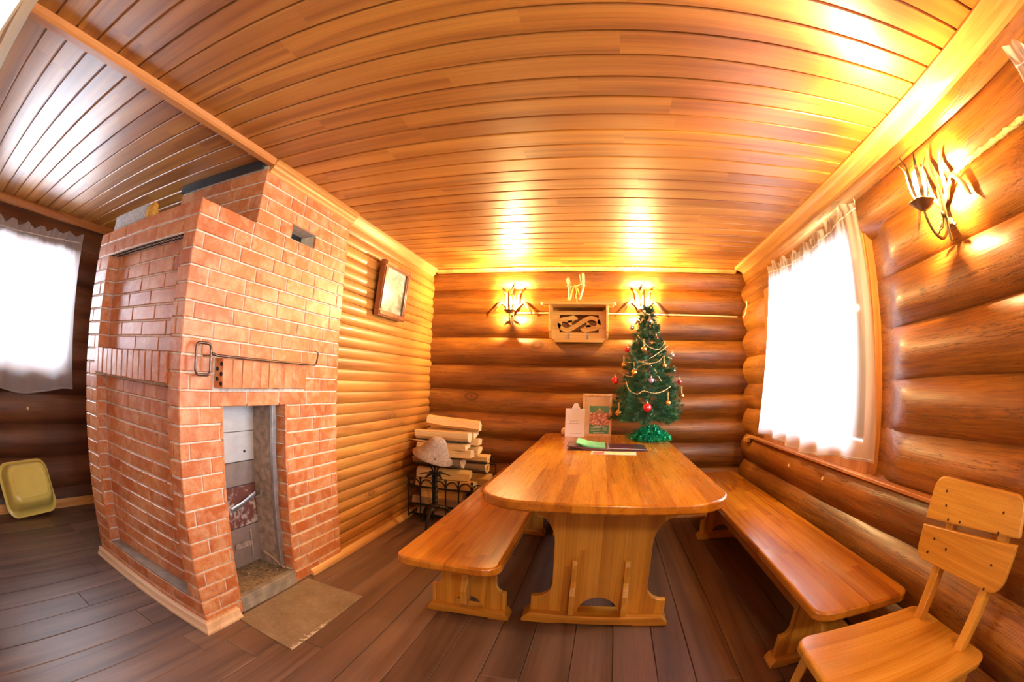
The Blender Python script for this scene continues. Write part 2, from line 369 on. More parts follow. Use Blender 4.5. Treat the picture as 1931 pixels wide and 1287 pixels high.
# ------------------------------------------------------------------ mesh helpers
class MB:
    def __init__(s): s.v = []; s.f = []
    def add(s, vs, fs):
        o = len(s.v); s.v += [tuple(p) for p in vs]; s.f += [tuple(i + o for i in f) for f in fs]; return s
    def box(s, lo, hi, mat=None):
        (a, b, c), (d, e, f) = lo, hi
        vs = [(a, b, c), (d, b, c), (d, e, c), (a, e, c), (a, b, f), (d, b, f), (d, e, f), (a, e, f)]
        if mat is not None: vs = [tuple(mat @ Vector(p)) for p in vs]
        return s.add(vs, [(3, 2, 1, 0), (4, 5, 6, 7), (0, 1, 5, 4), (1, 2, 6, 5), (2, 3, 7, 6), (3, 0, 4, 7)])
    def prism(s, outline, w0, w1, fn):
        """outline (u,v) extruded from w0 to w1; fn(u,v,w) -> xyz"""
        n = len(outline)
        vs = [fn(u, v, w0) for u, v in outline] + [fn(u, v, w1) for u, v in outline]
        fs = [tuple(range(n))[::-1], tuple(range(n, 2 * n))] + [(i, (i + 1) % n, n + (i + 1) % n, n + i) for i in range(n)]
        return s.add(vs, fs)
    def tube(s, path, rad, n=8, cap=True, flat=1.0, up=None):
        path = [Vector(p) for p in path]; m = len(path)
        rs = rad if isinstance(rad, (list, tuple)) else [rad] * m
        ups = Vector(up) if up else None
        rings = []; prev = None
        for i, p in enumerate(path):
            t = (path[min(i + 1, m - 1)] - path[max(i - 1, 0)])
            t = t.normalized() if t.length > 1e-9 else Vector((0, 0, 1))
            if ups is not None: a = ups - t * ups.dot(t)
            elif prev is None:
                a = Vector((0, 0, 1)) if abs(t.z) < 0.9 else Vector((1, 0, 0)); a = a - t * a.dot(t)
            else: a = prev - t * prev.dot(t)
            if a.length < 1e-6: a = Vector((1, 0, 0)) - t * t.x
            a.normalize(); prev = a; b = t.cross(a)
            rings.append([p + (a * math.cos(2 * math.pi * k / n) * flat + b * math.sin(2 * math.pi * k / n)) * rs[i] for k in range(n)])
        vs = [q for r in rings for q in r]; fs = []
        for i in range(m - 1):
            for k in range(n):
                k2 = (k + 1) % n
                fs.append((i * n + k, i * n + k2, (i + 1) * n + k2, (i + 1) * n + k))
        if cap: fs += [tuple(range(n))[::-1], tuple(range((m - 1) * n, m * n))]
        return s.add(vs, fs)
    def lathe(s, prof, c=(0, 0, 0), n=20, wob=None):
        m = len(prof); vs = []
        for i, (r, z) in enumerate(prof):
            for k in range(n):
                a = 2 * math.pi * k / n
                rr = r * (1 + (wob(a, i) if wob else 0))
                vs.append((c[0] + rr * math.cos(a), c[1] + rr * math.sin(a), c[2] + z))
        fs = [(i * n + k, i * n + (k + 1) % n, (i + 1) * n + (k + 1) % n, (i + 1) * n + k) for i in range(m - 1) for k in range(n)]
        fs += [tuple(range(n))[::-1], tuple(range((m - 1) * n, m * n))]
        return s.add(vs, fs)
    def sphere(s, c, r, n=12, m=8, sc=(1, 1, 1)):
        prof = [(max(1e-4, math.sin(math.pi * i / m)) , -math.cos(math.pi * i / m)) for i in range(m + 1)]
        vs = []
        for (q, z) in prof:
            for k in range(n):
                a = 2 * math.pi * k / n
                vs.append((c[0] + r * q * math.cos(a) * sc[0], c[1] + r * q * math.sin(a) * sc[1], c[2] + r * z * sc[2]))
        fs = [(i * n + k, i * n + (k + 1) % n, (i + 1) * n + (k + 1) % n, (i + 1) * n + k) for i in range(m) for k in range(n)]
        return s.add(vs, fs)
    def grid(s, nu, nv, fn):
        vs = [fn(i / nu, j / nv) for j in range(nv + 1) for i in range(nu + 1)]
        fs = [(j * (nu + 1) + i, j * (nu + 1) + i + 1, (j + 1) * (nu + 1) + i + 1, (j + 1) * (nu + 1) + i) for j in range(nv) for i in range(nu)]
        return s.add(vs, fs)
    def xform(s, mat):
        s.v = [tuple(mat @ Vector(p)) for p in s.v]; return s

def obj(name, mb, mat, parent=None, smooth=None, bevel=0.0, seg=2, sub=0, solid=0.0, fix=True, at=None):
    me = bpy.data.meshes.new(name)
    off = Vector(parent['_o']) if parent is not None and '_o' in parent else (Vector(at) if at else Vector((0, 0, 0)))
    me.from_pydata([tuple(Vector(p) - off) for p in mb.v], [], mb.f)
    if fix:
        bm = bmesh.new(); bm.from_mesh(me); bmesh.ops.recalc_face_normals(bm, faces=bm.faces); bm.to_mesh(me); bm.free()
    me.update()
    me.materials.append(M[mat] if isinstance(mat, str) else mat)
    if smooth is not None:
        me.polygons.foreach_set('use_smooth', [True] * len(me.polygons))
        if smooth < 180: me.set_sharp_from_angle(angle=R(smooth))
    o = bpy.data.objects.new(name, me); COL.objects.link(o)
    o['_o'] = tuple(off)
    if parent is not None: o.parent = parent
    elif at: o.location = at
    if solid:
        m = o.modifiers.new('solid', 'SOLIDIFY'); m.thickness = solid; m.offset = 0
    if bevel:
        m = o.modifiers.new('bevel', 'BEVEL'); m.width = bevel; m.segments = seg; m.limit_method = 'ANGLE'; m.angle_limit = R(40)
    if sub:
        m = o.modifiers.new('sub', 'SUBSURF'); m.levels = sub; m.render_levels = sub
    return o
def thing(name, label, cat, loc=(0, 0, 0), group=None):
    o = bpy.data.objects.new(name, None); COL.objects.link(o)
    o.location = loc; o['_o'] = tuple(loc)
    return tag(o, label, cat, group)
def tag(o, label, cat, group=None, kind=None):
    o['label'] = label; o['category'] = cat
    if group: o['group'] = group
    if kind: o['kind'] = kind
    return o
def struct(name, mb, mat, parent=None, label=None, **kw):
    o = obj(name, mb, mat, parent, **kw)
    if parent is None: o['kind'] = 'structure'
    if label: o['label'] = label
    return o
def lamp(name, parent, loc, watts, color, radius):
    l = bpy.data.lights.new(name, 'POINT'); l.energy = watts; l.color = color; l.shadow_soft_size = radius
    o = bpy.data.objects.new(name, l); COL.objects.link(o); o.parent = parent
    o.location = Vector(loc) - Vector(parent['_o'])
    return o
def dup(root, loc, rotz=0.0, label=None):
    r = root.copy(); COL.objects.link(r); r.location = loc; r.rotation_euler = (0, 0, rotz)
    if label: r['label'] = label
    for ch in [o for o in COL.objects if o.parent is root]:
        c = ch.copy(); COL.objects.link(c); c.parent = r
        for g in [o for o in COL.objects if o.parent is ch]:
            d = g.copy(); COL.objects.link(d); d.parent = c
    return r
def arc(cx, cy, r, a0, a1, n):
    return [(cx + r * math.cos(R(a0 + (a1 - a0) * i / n)), cy + r * math.sin(R(a0 + (a1 - a0) * i / n))) for i in range(n + 1)]
def rrect(x0, y0, x1, y1, r, n=8):
    """r = radius or 4 radii for (x0y0, x1y0, x1y1, x0y1)"""
    r = r if isinstance(r, (list, tuple)) else [r] * 4
    return (arc(x0 + r[0], y0 + r[0], r[0], 180, 270, n) + arc(x1 - r[1], y0 + r[1], r[1], 270, 360, n)
            + arc(x1 - r[2], y1 - r[2], r[2], 0, 90, n) + arc(x0 + r[3], y1 - r[3], r[3], 90, 180, n))
def smoothp(pts, n=6):
    """Catmull-Rom through points"""
    P = [Vector(p) for p in pts]; out = []
    for i in range(len(P) - 1):
        p0, p1, p2, p3 = P[max(i - 1, 0)], P[i], P[i + 1], P[min(i + 2, len(P) - 1)]
        for k in range(n):
            t = k / n
            out.append(0.5 * ((2 * p1) + (p2 - p0) * t + (2 * p0 - 5 * p1 + 4 * p2 - p3) * t * t + (3 * p1 - p0 - 3 * p2 + p3) * t ** 3))
    out.append(P[-1]); return out
XY = lambda u, v, w: (u, v, w)
XZ = lambda u, v, w: (u, w, v)      # outline in x-z, extruded along y
YZ = lambda u, v, w: (w, u, v)      # outline in y-z, extruded along x

# ------------------------------------------------------------------ the room
CEIL = 2.315
rnd = random.Random(7)
# floor planks, laid front to back
b = MB(); x = -4.3
while x < 1.75:
    wd = rnd.uniform(0.165, 0.2)
    y = -2.0
    while y < 4.4:
        ln = rnd.uniform(2.2, 3.6); y2 = min(4.4, y + ln)
        c = 0.0025; z = -rnd.uniform(0, 0.0012)
        x0, x1, y0, y1 = x + 0.0012, x + wd - 0.0012, y + 0.001, y2 - 0.001
        vs = [(x0, y0, -0.04), (x1, y0, -0.04), (x1, y1, -0.04), (x0, y1, -0.04), (x0, y0, z - c), (x1, y0, z - c), (x1, y1, z - c), (x0, y1, z - c),
              (x0 + c, y0 + c, z), (x1 - c, y0 + c, z), (x1 - c, y1 - c, z), (x0 + c, y1 - c, z)]
        b.add(vs, [(8, 9, 10, 11)] + [(4 + i, 4 + (i + 1) % 4, 8 + (i + 1) % 4, 8 + i) for i in range(4)] + [(i, (i + 1) % 4, 4 + (i + 1) % 4, 4 + i) for i in range(4)])
        y = y2
    x += wd
b.box((-4.35, -2.1, -0.08), (1.8, 4.45, -0.030))
struct('floor', b, 'floor', fix=False)

# ceiling boards with open grooves, laid left to right
b = MB(); pitch = 0.1275; y = 0.684 - pitch * 22
while y < 4.4:
    for xa, xb in ((-4.3, -1.60), (-1.60, 1.75)):
        z0 = CEIL + rnd.uniform(-0.001, 0.001); y0, y1 = y + 0.003, y + pitch - 0.005; c = 0.004
        b.add([(xa, y0, z0 + c), (xb, y0, z0 + c), (xb, y1, z0 + c), (xa, y1, z0 + c), (xa, y0 + c, z0), (xb, y0 + c, z0), (xb, y1 - c, z0), (xa, y1 - c, z0),
               (xa, y0, z0 + 0.012), (xb, y0, z0 + 0.012), (xb, y1 + 0.012, z0 + 0.012), (xa, y1 + 0.012, z0 + 0.012), (xa, y1, z0 + 0.012), (xb, y1, z0 + 0.012)],
              [(7, 6, 5, 4), (0, 1, 9, 8), (0, 4, 5, 1), (3, 2, 6, 7), (3, 12, 13, 2), (12, 11, 10, 13)])
    y += pitch
b.box((-4.3, -2.0, CEIL + 0.014), (1.75, 4.45, CEIL + 0.1))
struct('ceiling', b, 'ceiling', fix=False)

# log walls
def log(b, axis, face, sgn, z0, z1, a0, a1, seed, clip=None, bulge=1.45, n=18, step=0.07):
    """one log: its rounded side reaches FACE, the room lies towards sgn"""
    half = (z1 - z0) / 2; r = half * bulge; zc = (z0 + z1) / 2; cc = face - sgn * r
    m = max(4, int((a1 - a0) / step)); vs = []
    for i in range(m + 1):
        a = a0 + (a1 - a0) * i / m
        wob = 0.012 * mnoise.noise((a * 0.9, seed * 3.7, 0)); wz = 0.010 * mnoise.noise((a * 0.7, seed * 5.1, 4.0))
        for k in range(n):
            t = 2 * math.pi * k / n
            rr = r * (1 + 0.035 * mnoise.noise((a * 2.2, seed * 2.3 + math.cos(t), math.sin(t) * 1.5)))
            c = cc + sgn * (rr * math.cos(t) + wob); z = zc + rr * math.sin(t) + wz
            if clip:
                lim = clip(a)
                if sgn * c > sgn * lim: c = lim + sgn * 0.004 * mnoise.noise((a * 9, z * 9, seed))
            vs.append((c, a, z) if axis == 'Y' else (a, c, z))
    fs = [(i * n + k, i * n + (k + 1) % n, (i + 1) * n + (k + 1) % n, (i + 1) * n + k) for i in range(m) for k in range(n)]
    fs += [tuple(range(n))[::-1], tuple(range(m * n, (m + 1) * n))]
    b.add(vs, fs)

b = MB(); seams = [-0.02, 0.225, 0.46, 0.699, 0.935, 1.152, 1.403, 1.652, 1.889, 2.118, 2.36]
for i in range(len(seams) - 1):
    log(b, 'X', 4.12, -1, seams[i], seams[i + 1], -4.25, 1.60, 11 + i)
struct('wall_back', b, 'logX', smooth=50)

def shave(a):
    if a < 2.4: return 1.36 + 0.085 * max(0.0, min(1.0, (a - 1.64) / 0.22))
    return 1.36 + 0.08 * max(0.0, min(1.0, (3.90 - a) / 0.30))
def shave2(a):
    return 1.36 + 0.08 * max(0.0, min(1.0, (0.85 - a) / 0.36)) if a > 0 else 1.36
b = MB(); seams = [-0.03, 0.28, 0.547, 0.778, 1.025, 1.25, 1.49, 1.735, 1.985, 2.172, 2.40]
for i in range(len(seams) - 1):
    z0, z1 = seams[i], seams[i + 1]
    if 0.77 < (z0 + z1) / 2 < 1.985:
        log(b, 'Y', 1.36, -1, z0, z1, 0.47, 1.95, 31 + i, lambda a: max(shave(a), shave2(a)))
        log(b, 'Y', 1.36, -1, z0, z1, 3.50, 4.3, 51 + i, shave)
        log(b, 'Y', 1.36, -1, z0, z1, -2.0, -0.92, 71 + i)
    else:
        log(b, 'Y', 1.36 if i < 9 else 1.38, -1, z0, z1, -2.0, 4.3, 31 + i)
struct('wall_right', b, 'logY', smooth=50)

b = MB(); seams = [-0.09, 0.147, 0.398, 0.667, 0.91, 1.107, 1.346, 1.562, 1.79, 2.011, 2.25, 2.5]
for i in range(len(seams) - 1):
    z0, z1 = seams[i], seams[i + 1]
    if 1.107 < (z0 + z1) / 2 < 2.011:
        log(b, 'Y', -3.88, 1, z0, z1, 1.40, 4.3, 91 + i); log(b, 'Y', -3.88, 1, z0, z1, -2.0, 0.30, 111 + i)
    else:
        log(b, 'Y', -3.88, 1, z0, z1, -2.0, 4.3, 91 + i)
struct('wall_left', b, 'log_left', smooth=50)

# half-log siding on the partition behind the stove
b = MB(); z = 0.0; k = 0
while z < 2.30:
    h = 0.0752 if z < 2.0 else 0.08
    prof = [(-1.66, z)] + [(-1.652 + 0.015 * math.sin(math.pi * (0.03 + 0.94 * t)) ** 0.55, z + 0.0015 + (h - 0.003) * t) for t in [i / 12 for i in range(13)]] + [(-1.66, z + h)]
    wz = rnd.uniform(-0.0015, 0.0015)
    b.prism(prof, 2.44, 4.16, lambda u, v, w, wz=wz: (u, w, v + wz)); z += h; k += 1
b.box((-1.72, 2.44, 0), (-1.655, 4.2, CEIL + 0.01))
struct('wall_partition', b, 'siding', smooth=40)

# wall beside the doorway the photo was taken from, and the closed end of the room behind it
b = MB()
b.box((-4.2, -0.17, 0.0), (-0.62, -0.085, 1.80))
struct('wall_front', b, 'trimX')
b = MB(); b.box((-4.2, -0.17, 1.80), (-0.62, -0.075, CEIL + 0.01))
struct('trim_front', b, 'grey_paint')
b = MB(); b.box((-4.3, -2.05, -0.05), (1.7, -1.95, CEIL + 0.05))
struct('wall_rear', b, 'logX')
b = MB(); b.box((-0.66, -0.20, 0), (-0.60, -0.06, CEIL))
struct('trim_doorway', b, 'grey_paint')

# mouldings
def strip_y(name, prof, y0, y1, mat, **kw):
    return struct(name, MB().prism(prof, y0, y1, lambda u, v, w: (u, w, v)), mat, **kw)
cove = [(1.39, CEIL), (1.268, CEIL), (1.266, CEIL - 0.010), (1.276, CEIL - 0.020), (1.292, CEIL - 0.023), (1.345, CEIL - 0.046), (1.356, CEIL - 0.056), (1.39, CEIL - 0.056)]
strip_y('trim_right', cove, -1.95, 4.02, 'trim', smooth=30)
strip_y('trim_ceiling', [(-1.632, CEIL - 0.022), (-1.625, CEIL - 0.032), (-1.585, CEIL - 0.032), (-1.575, CEIL - 0.022), (-1.572, CEIL), (-1.632, CEIL)], -0.09, 1.57, 'trim_red', smooth=30)
strip_y('trim_partition', [(-1.66, CEIL), (-1.585, CEIL), (-1.58, CEIL - 0.012), (-1.592, CEIL - 0.022), (-1.604, CEIL - 0.05), (-1.625, CEIL - 0.074), (-1.66, CEIL - 0.08)], 2.46, 4.06, 'trim', smooth=30)
strip_y('trim_left', [(-3.9, CEIL), (-3.835, CEIL), (-3.83, CEIL - 0.015), (-3.85, CEIL - 0.04), (-3.87, CEIL - 0.05), (-3.9, CEIL - 0.05)], -0.07, 4.06, 'trim_red', smooth=30)
struct('trim_back', MB().prism([(4.12, CEIL), (4.06, CEIL), (4.055, CEIL - 0.012), (4.075, CEIL - 0.03), (4.12, CEIL - 0.035)], -1.6, 1.3, lambda u, v, w: (w, u, v)), 'trim', smooth=30)
qr = lambda x, s, h=0.045: [(x, 0), (x + s * h * 0.9, 0), (x + s * h * 0.9, 0.012), (x + s * h * 0.62, 0.030), (x + s * h * 0.3, 0.040), (x + s * 0.008, h), (x, h)]
strip_y('baseboard_partition', qr(-1.635, 1), 2.09, 4.07, 'trim', smooth=40)
strip_y('baseboard_left', qr(-3.88, 1, 0.06), -0.07, 4.07, 'trim', smooth=40)
strip_y('baseboard_right', qr(1.345, -1), -1.9, 4.05, 'trim', smooth=40)
struct('baseboard_back', MB().prism(qr(4.10, -1), -1.6, 1.33, lambda u, v, w: (w, u, v)), 'trimX', smooth=40)

# windows
def window(name, x, s, y0, y1, z0, z1, rail, mull, depth=0.12):
    """x: inner face, s=+1 outside lies towards +x"""
    xi, xo = (x, x + s * depth)
    lo, hi = min(xi, xo), max(xi, xo)
    fr = MB(); t = 0.05
    fr.box((lo, y0, z0), (hi, y0 + t, z1)); fr.box((lo, y1 - t, z0), (hi, y1, z1))
    fr.box((lo, y0 + t, z0), (hi, y1 - t, z0 + rail)); fr.box((lo, y0 + t, z1 - t), (hi, y1 - t, z1))
    for m in mull: fr.box((lo + 0.02, m - 0.032, z0 + rail), (hi - 0.02, m + 0.032, z1 - t))
    o = struct(name, fr, 'white', bevel=0.004, seg=1)
    xm = (lo + hi) / 2
    edges = [y0 + t] + list(mull) + [y1 - t]
    for a, c in zip(edges[:-1], edges[1:]):
        p = obj('pane', MB().box((xm - 0.003, a + 0.01, z0 + rail - 0.005), (xm + 0.003, c - 0.01, z1 - t + 0.005)), 'glass', o)
    h = MB().tube([(xi - s * 0.012, mull[0], (z0 + z1) / 2 - 0.06), (xi - s * 0.03, mull[0], (z0 + z1) / 2 - 0.05), (xi - s * 0.03, mull[0], (z0 + z1) / 2 + 0.05)], 0.007, 8)
    obj('handle', h, 'steel', o, smooth=40)
    return o
window('window_1', 1.46, 1, 1.96, 3.49, 0.80, 2.06, 0.13, [2.82])
window('window_2', -3.98, -1, 0.30, 1.40, 1.10, 2.02, 0.08, [0.84])
window('window_3', 1.46, 1, -0.92, 0.47, 0.80, 2.06, 0.13, [-0.22])
def casing(name, x0, x1, ya, yb, z0, z1, mat):
    b = MB(); b.box((x0, ya, z0), (x1, ya + 0.03, z1)); b.box((x0, yb - 0.03, z0), (x1, yb, z1))
    b.box((x0, ya, z0 - 0.03), (x1, yb, z0)); b.box((x0, ya, z1), (x1, yb, z1 + 0.03))
    return struct(name, b, mat, bevel=0.003, seg=1)
casing('trim_1', 1.40, 1.60, 1.93, 3.52, 0.80, 2.06, 'trim_redZ')
b_ = MB(); b_.box((1.384, 1.945, 0.79), (1.402, 2.01, 2.12)).box((1.384, 3.44, 0.79), (1.402, 3.57, 2.12)).box((1.384, 2.01, 0.79), (1.402, 3.44, 0.94)).box((1.384, 2.01, 2.02), (1.402, 3.44, 2.12))
struct('trim_4', b_, 'trim_redZ', bevel=0.003, seg=1)
casing('trim_2', -4.10, -3.87, 0.27, 1.43, 1.10, 2.02, 'trim_redZ')
casing('trim_3', 1.385, 1.60, -0.95, 0.50, 0.80, 2.06, 'trim_redZ')
# pale strip on the log under the right window
struct('trim_sill', MB().box((1.345, 1.28, 0.772), (1.40, 3.92, 0.790)), 'log_strip', bevel=0.003, seg=1)

# ------------------------------------------------------------------ brick stove
ROW = 0.0757
SX0, SX1, SY0, SY1 = -2.77, -1.62, 1.17, 2.46
stove = thing('brick_stove', 'red brick stove with a sooty fire door opening, built up to the ceiling', 'stove', (SX1, SY0, 0))
stove['_o'] = (SX1, SY0, 0)
def bricks(b, fn, u0, u1, z0, z1, holes=(), row0=0, bl=0.25, j=0.008, depth=0.012, seed=1, hdr=None):
    """courses of chamfered bricks on a face; fn(u, d, z): d = distance out of the face"""
    rg = random.Random(seed)
    n = round((z1 - z0) / ROW)
    offs = [0.0, 0.13, 0.065, 0.195]
    for r in range(n):
        za, zb = z0 + r * ROW + j / 2, z0 + (r + 1) * ROW - j / 2
        zb = min(zb, z1)
        us = [u0]; u = u0 + bl + j - (offs[(r + row0) % 4] if (r + row0) % 4 else 0)
        if u - u0 < 0.05: u += 0.13
        while u < u1 - 0.05:
            us.append(u); u += (bl + j) if rg.random() > 0.13 else (0.12 + j)
        us.append(u1 + j)
        zm = (za + zb) / 2
        for a, c in zip(us[:-1], us[1:]):
            segs = [(a, c - j)]
            for (ha, hb, hz0, hz1) in holes:
                if hz0 < zm < hz1:
                    ns = []
                    for (p, q) in segs:
                        if hb <= p or ha >= q: ns.append((p, q)); continue
                        if ha - p > 0.015: ns.append((p, ha))
                        if q - hb > 0.015: ns.append((hb, q))
                    segs = ns
            for (p, q) in segs:
                e = rg.uniform(-0.0012, 0.0012); ch = 0.0035
                dz = [rg.uniform(-0.0012, 0.0012) for _ in range(4)]
                ring = lambda ins, d: [fn(p + ins, d, za + ins + dz[0]), fn(q - ins, d, za + ins + dz[1]), fn(q - ins, d, zb - ins + dz[2]), fn(p + ins, d, zb - ins + dz[3])]
                vs = ring(0, -depth) + ring(0, -ch + e) + ring(ch, e)
                fs = [(8, 9, 10, 11)] + [(i + 4 * k, (i + 1) % 4 + 4 * k, 4 + (i + 1) % 4 + 4 * k, 4 + i + 4 * k) for k in (0, 1) for i in range(4)]
                b.add(vs, fs)
right = lambda off=0.0: (lambda u, d, z: (SX1 + off + d, u, z))
front = lambda y: (lambda u, d, z: (u, y - d, z))
TOP = ROW * 26
DOOR = (1.45, 1.93, 0.085, 1.068)
B = MB()
# face towards the table room (with the fire door opening)
bricks(B, right(), SY0, SY1, 0, TOP, [DOOR, (1.375, 2.11, 1.155, 1.29), (1.865, 2.10, 1.99, 2.06)], seed=5)
bricks(B, right(), 1.565, SY1, TOP, TOP + 4 * ROW, [(1.865, 2.095, TOP + 0.01, TOP + ROW)], row0=2, seed=6)
# left face with two sunken panels
bricks(B, front(SY0), SX0, SX1, 0, TOP, [(-2.58, -1.72, 0.16, 1.815), (-2.60, -1.72, 1.15, 1.295)], seed=8)
bricks(B, front(SY0 + 0.075), -2.58, -1.72, 0.155, 1.155, seed=9)
bricks(B, front(SY0 + 0.075), -2.58, -1.72, 1.29, 1.83, row0=1, seed=10)
# returns of the two sunken panels, seen at the left pilaster
bricks(B, lambda u, d, z: (-2.58 + d, u, z), SY0, SY0 + 0.075, 0.16, 1.155, seed=12, bl=0.2)
bricks(B, lambda u, d, z: (-2.58 + d, u, z), SY0, SY0 + 0.075, 1.29, 1.815, seed=13, bl=0.2)
bricks(B, lambda u, d, z: (-1.72 - d, u, z), SY0, SY0 + 0.075, 0.16, 1.155, seed=12, bl=0.2)
bricks(B, lambda u, d, z: (-1.72 - d, u, z), SY0, SY0 + 0.075, 1.29, 1.815, seed=13, bl=0.2)
# flank facing the dark end of the room, chimney flank, right jamb of the opening
bricks(B, lambda u, d, z: (SX0 - d, u, z), SY0, SY1, 0, TOP, seed=14)
bricks(B, lambda u, d, z: (u, 1.565 - d, z), -2.42, SX1, TOP, TOP + 4 * ROW, row0=1, seed=15)
bricks(B, lambda u, d, z: (SX1 - 0.25 + u, 1.93 - d, z), 0.125, 0.25, 0.085 + 0.005, 1.068, seed=16, bl=0.115)
bricks(B, lambda u, d, z: (SX1 - 0.25 + u, 1.45 + d, z), 0.0, 0.25, 0.085 + 0.005, 1.068, seed=17, bl=0.115)
brick_o = obj('brickwork', B, 'brick', stove, fix=True)
# mortar core, recessed behind the bricks
C_ = MB(); e = 0.006
C_.box((SX0 + e, SY0 + 0.075 + e, 0), (SX1 - 0.30, SY1 - e, TOP - e))
C_.box((SX1 - 0.30, SY0 + 0.075 + e, 0), (SX1 - e, DOOR[0] - e, TOP - e))
C_.box((SX1 - 0.30, DOOR[1] + e, 0), (SX1 - e, SY1 - e, TOP - e))
C_.box((SX1 - 0.30, DOOR[0] - e, DOOR[3] + e), (SX1 - e, DOOR[1] + e, TOP - e))
C_.box((SX0 + e, SY0 + e, 0), (-2.58 - e, SY0 + 0.075 + e, TOP - e)); C_.box((-1.72 + e, SY0 + e, 0), (SX1 - e, SY0 + 0.075 + e, TOP - e))
C_.box((-2.59, SY0 + e, 0), (-1.71, SY0 + 0.09, 0.155)); C_.box((-2.59, SY0 + e, 1.82), (-1.71, SY0 + 0.09, TOP - e))
C_.box((-2.59, SY0 + 0.02, 1.165), (-1.71, SY0 + 0.09, 1.28))
# chimney block, with the small hole left open
C_.box((-2.42, 1.565 + e, TOP - 0.01), (SX1 - 0.16, SY1 - e, CEIL - 0.003))
C_.box((SX1 - 0.16, 1.565 + e, TOP - 0.01), (SX1 - e, 1.865 - e, CEIL - 0.003)); C_.box((SX1 - 0.16, 2.095 + e, TOP - 0.01), (SX1 - e, SY1 - e, CEIL - 0.003))
C_.box((SX1 - 0.16, 1.86, TOP + ROW + 0.004), (SX1 - e, 2.10, CEIL - 0.003)); C_.box((SX1 - 0.16, 1.86, TOP - 0.012), (SX1 - e, 2.10, TOP - 0.002))
obj('mortar', C_, 'mortar', stove)
# the hole: perforated underside of a brick above it, black back
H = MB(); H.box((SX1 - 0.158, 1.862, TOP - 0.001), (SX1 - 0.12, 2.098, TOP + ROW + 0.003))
obj('chimney_hole', H, 'hole_black', stove)
# top course seen from above, mortar bed on top
obj('mortar_bed', MB().box((SX0 + 0.03, SY0 + 0.03, TOP - 0.012), (SX1 - 0.03, 1.60, TOP - 0.004)), 'concrete', stove)
# bands of standing bricks
def soldier(b, p0, udir, ndir, n, wd, z0, z1, proj0, proj1, seed):
    rg = random.Random(seed); u = Vector(udir); nn = Vector(ndir); p0 = Vector(p0)
    for i in range(n):
        a = i * wd + 0.004; c = (i + 1) * wd - 0.004; t = (i + 0.5) / n
        pr = proj0 + (proj1 - proj0) * t + rg.uniform(-0.002, 0.002)
        z1_, z0_ = z1 + rg.uniform(-0.002, 0.002), z0 + rg.uniform(-0.004, 0.002); ch = 0.003
        f = lambda q, d, z: tuple(p0 + u * q + nn * d + Vector((0, 0, z)))
        ring = lambda ins, d: [f(a + ins, d, z0_ + ins), f(c - ins, d, z0_ + ins), f(c - ins, d, z1_ - ins), f(a + ins, d, z1_ - ins)]
        vs = ring(0, -0.06) + ring(0, pr - ch) + ring(ch, pr)
        b.add(vs, [(8, 9, 10, 11), (3, 2, 1, 0)] + [(k + 4 * q, (k + 1) % 4 + 4 * q, 4 + (k + 1) % 4 + 4 * q, 4 + k + 4 * q) for q in (0, 1) for k in range(4)])
S1 = MB(); soldier(S1, (SX1, 1.385, 0), (0, 1, 0), (1, 0, 0), 10, 0.0725, 1.152, 1.285, 0.062, 0.004, 4)
sb = obj('lintel_band', S1, 'brick', stove)
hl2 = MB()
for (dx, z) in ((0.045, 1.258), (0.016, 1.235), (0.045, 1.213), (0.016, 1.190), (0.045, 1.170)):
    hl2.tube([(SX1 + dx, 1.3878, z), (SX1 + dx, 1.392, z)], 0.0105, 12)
obj('brick_core_hole', hl2, 'hole_black', sb)  # black discs stand in for shade inside the brick's core holes
S2 = MB(); soldier(S2, (-2.60, SY0, 0), (1, 0, 0), (0, -1, 0), 13, 0.0675, 1.155, 1.29, 0.016, 0.010, 5)
obj('niche_band', S2, 'brick', stove)
# underside of the top lintel: black discs paint the shade inside the brick cores
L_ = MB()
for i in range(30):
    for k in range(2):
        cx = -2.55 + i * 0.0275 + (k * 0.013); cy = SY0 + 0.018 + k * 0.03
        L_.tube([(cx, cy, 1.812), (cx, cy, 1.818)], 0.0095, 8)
obj('lintel_cores', L_, 'hole_black', stove)
obj('lintel_soffit', MB().box((-2.58, SY0 + 0.003, 1.815), (-1.72, SY0 + 0.075, 1.822)), 'mortar', stove)
# cement shelf of the lower niche
obj('niche_ledge', MB().prism([(-2.578, 0.150), (-1.722, 0.150), (-1.722, 0.158), (-2.578, 0.158)], SY0 + 0.004, SY0 + 0.08, XZ), 'concrete', stove)
# fire door recess
r_ = MB(); r_.box((SX1 - 0.30, DOOR[0] - 0.004, 0.0), (SX1 + 0.004, DOOR[1] + 0.004, 0.045))
r_.box((SX1 - 0.035, DOOR[0] - 0.004, 0.045), (SX1 + 0.006, DOOR[1] + 0.004, 0.088))
obj('sill', r_, 'concrete', stove, bevel=0.004)
obj('hearth', MB().prism([(SX1 - 0.30, 0.045), (SX1 - 0.036, 0.045), (SX1 - 0.036, 0.080), (SX1 - 0.30, 0.105)], DOOR[0] - 0.003, DOOR[1] + 0.003, XZ), 'debris', stove)
fd = obj('fire_door', MB().box((SX1 - 0.235, DOOR[0] - 0.003, 0.12), (SX1 - 0.215, 1.885, DOOR[3] + 0.003)), 'firedoor', stove, bevel=0.003, seg=1)
lt = MB(); yb = 1.60
lt.tube([(SX1 - 0.205, 1.66, 0.475), (SX1 - 0.195, 1.74, 0.500), (SX1 - 0.195, 1.86, 0.545)], [0.016, 0.014, 0.012], 8, flat=0.3, up=(1, 0, 0))
lt.tube([(SX1 - 0.195, 1.855, 0.52), (SX1 - 0.16, 1.868, 0.535), (SX1 - 0.15, 1.866, 0.575)], 0.007, 6)
obj('latch', lt, 'steel', fd, smooth=40)
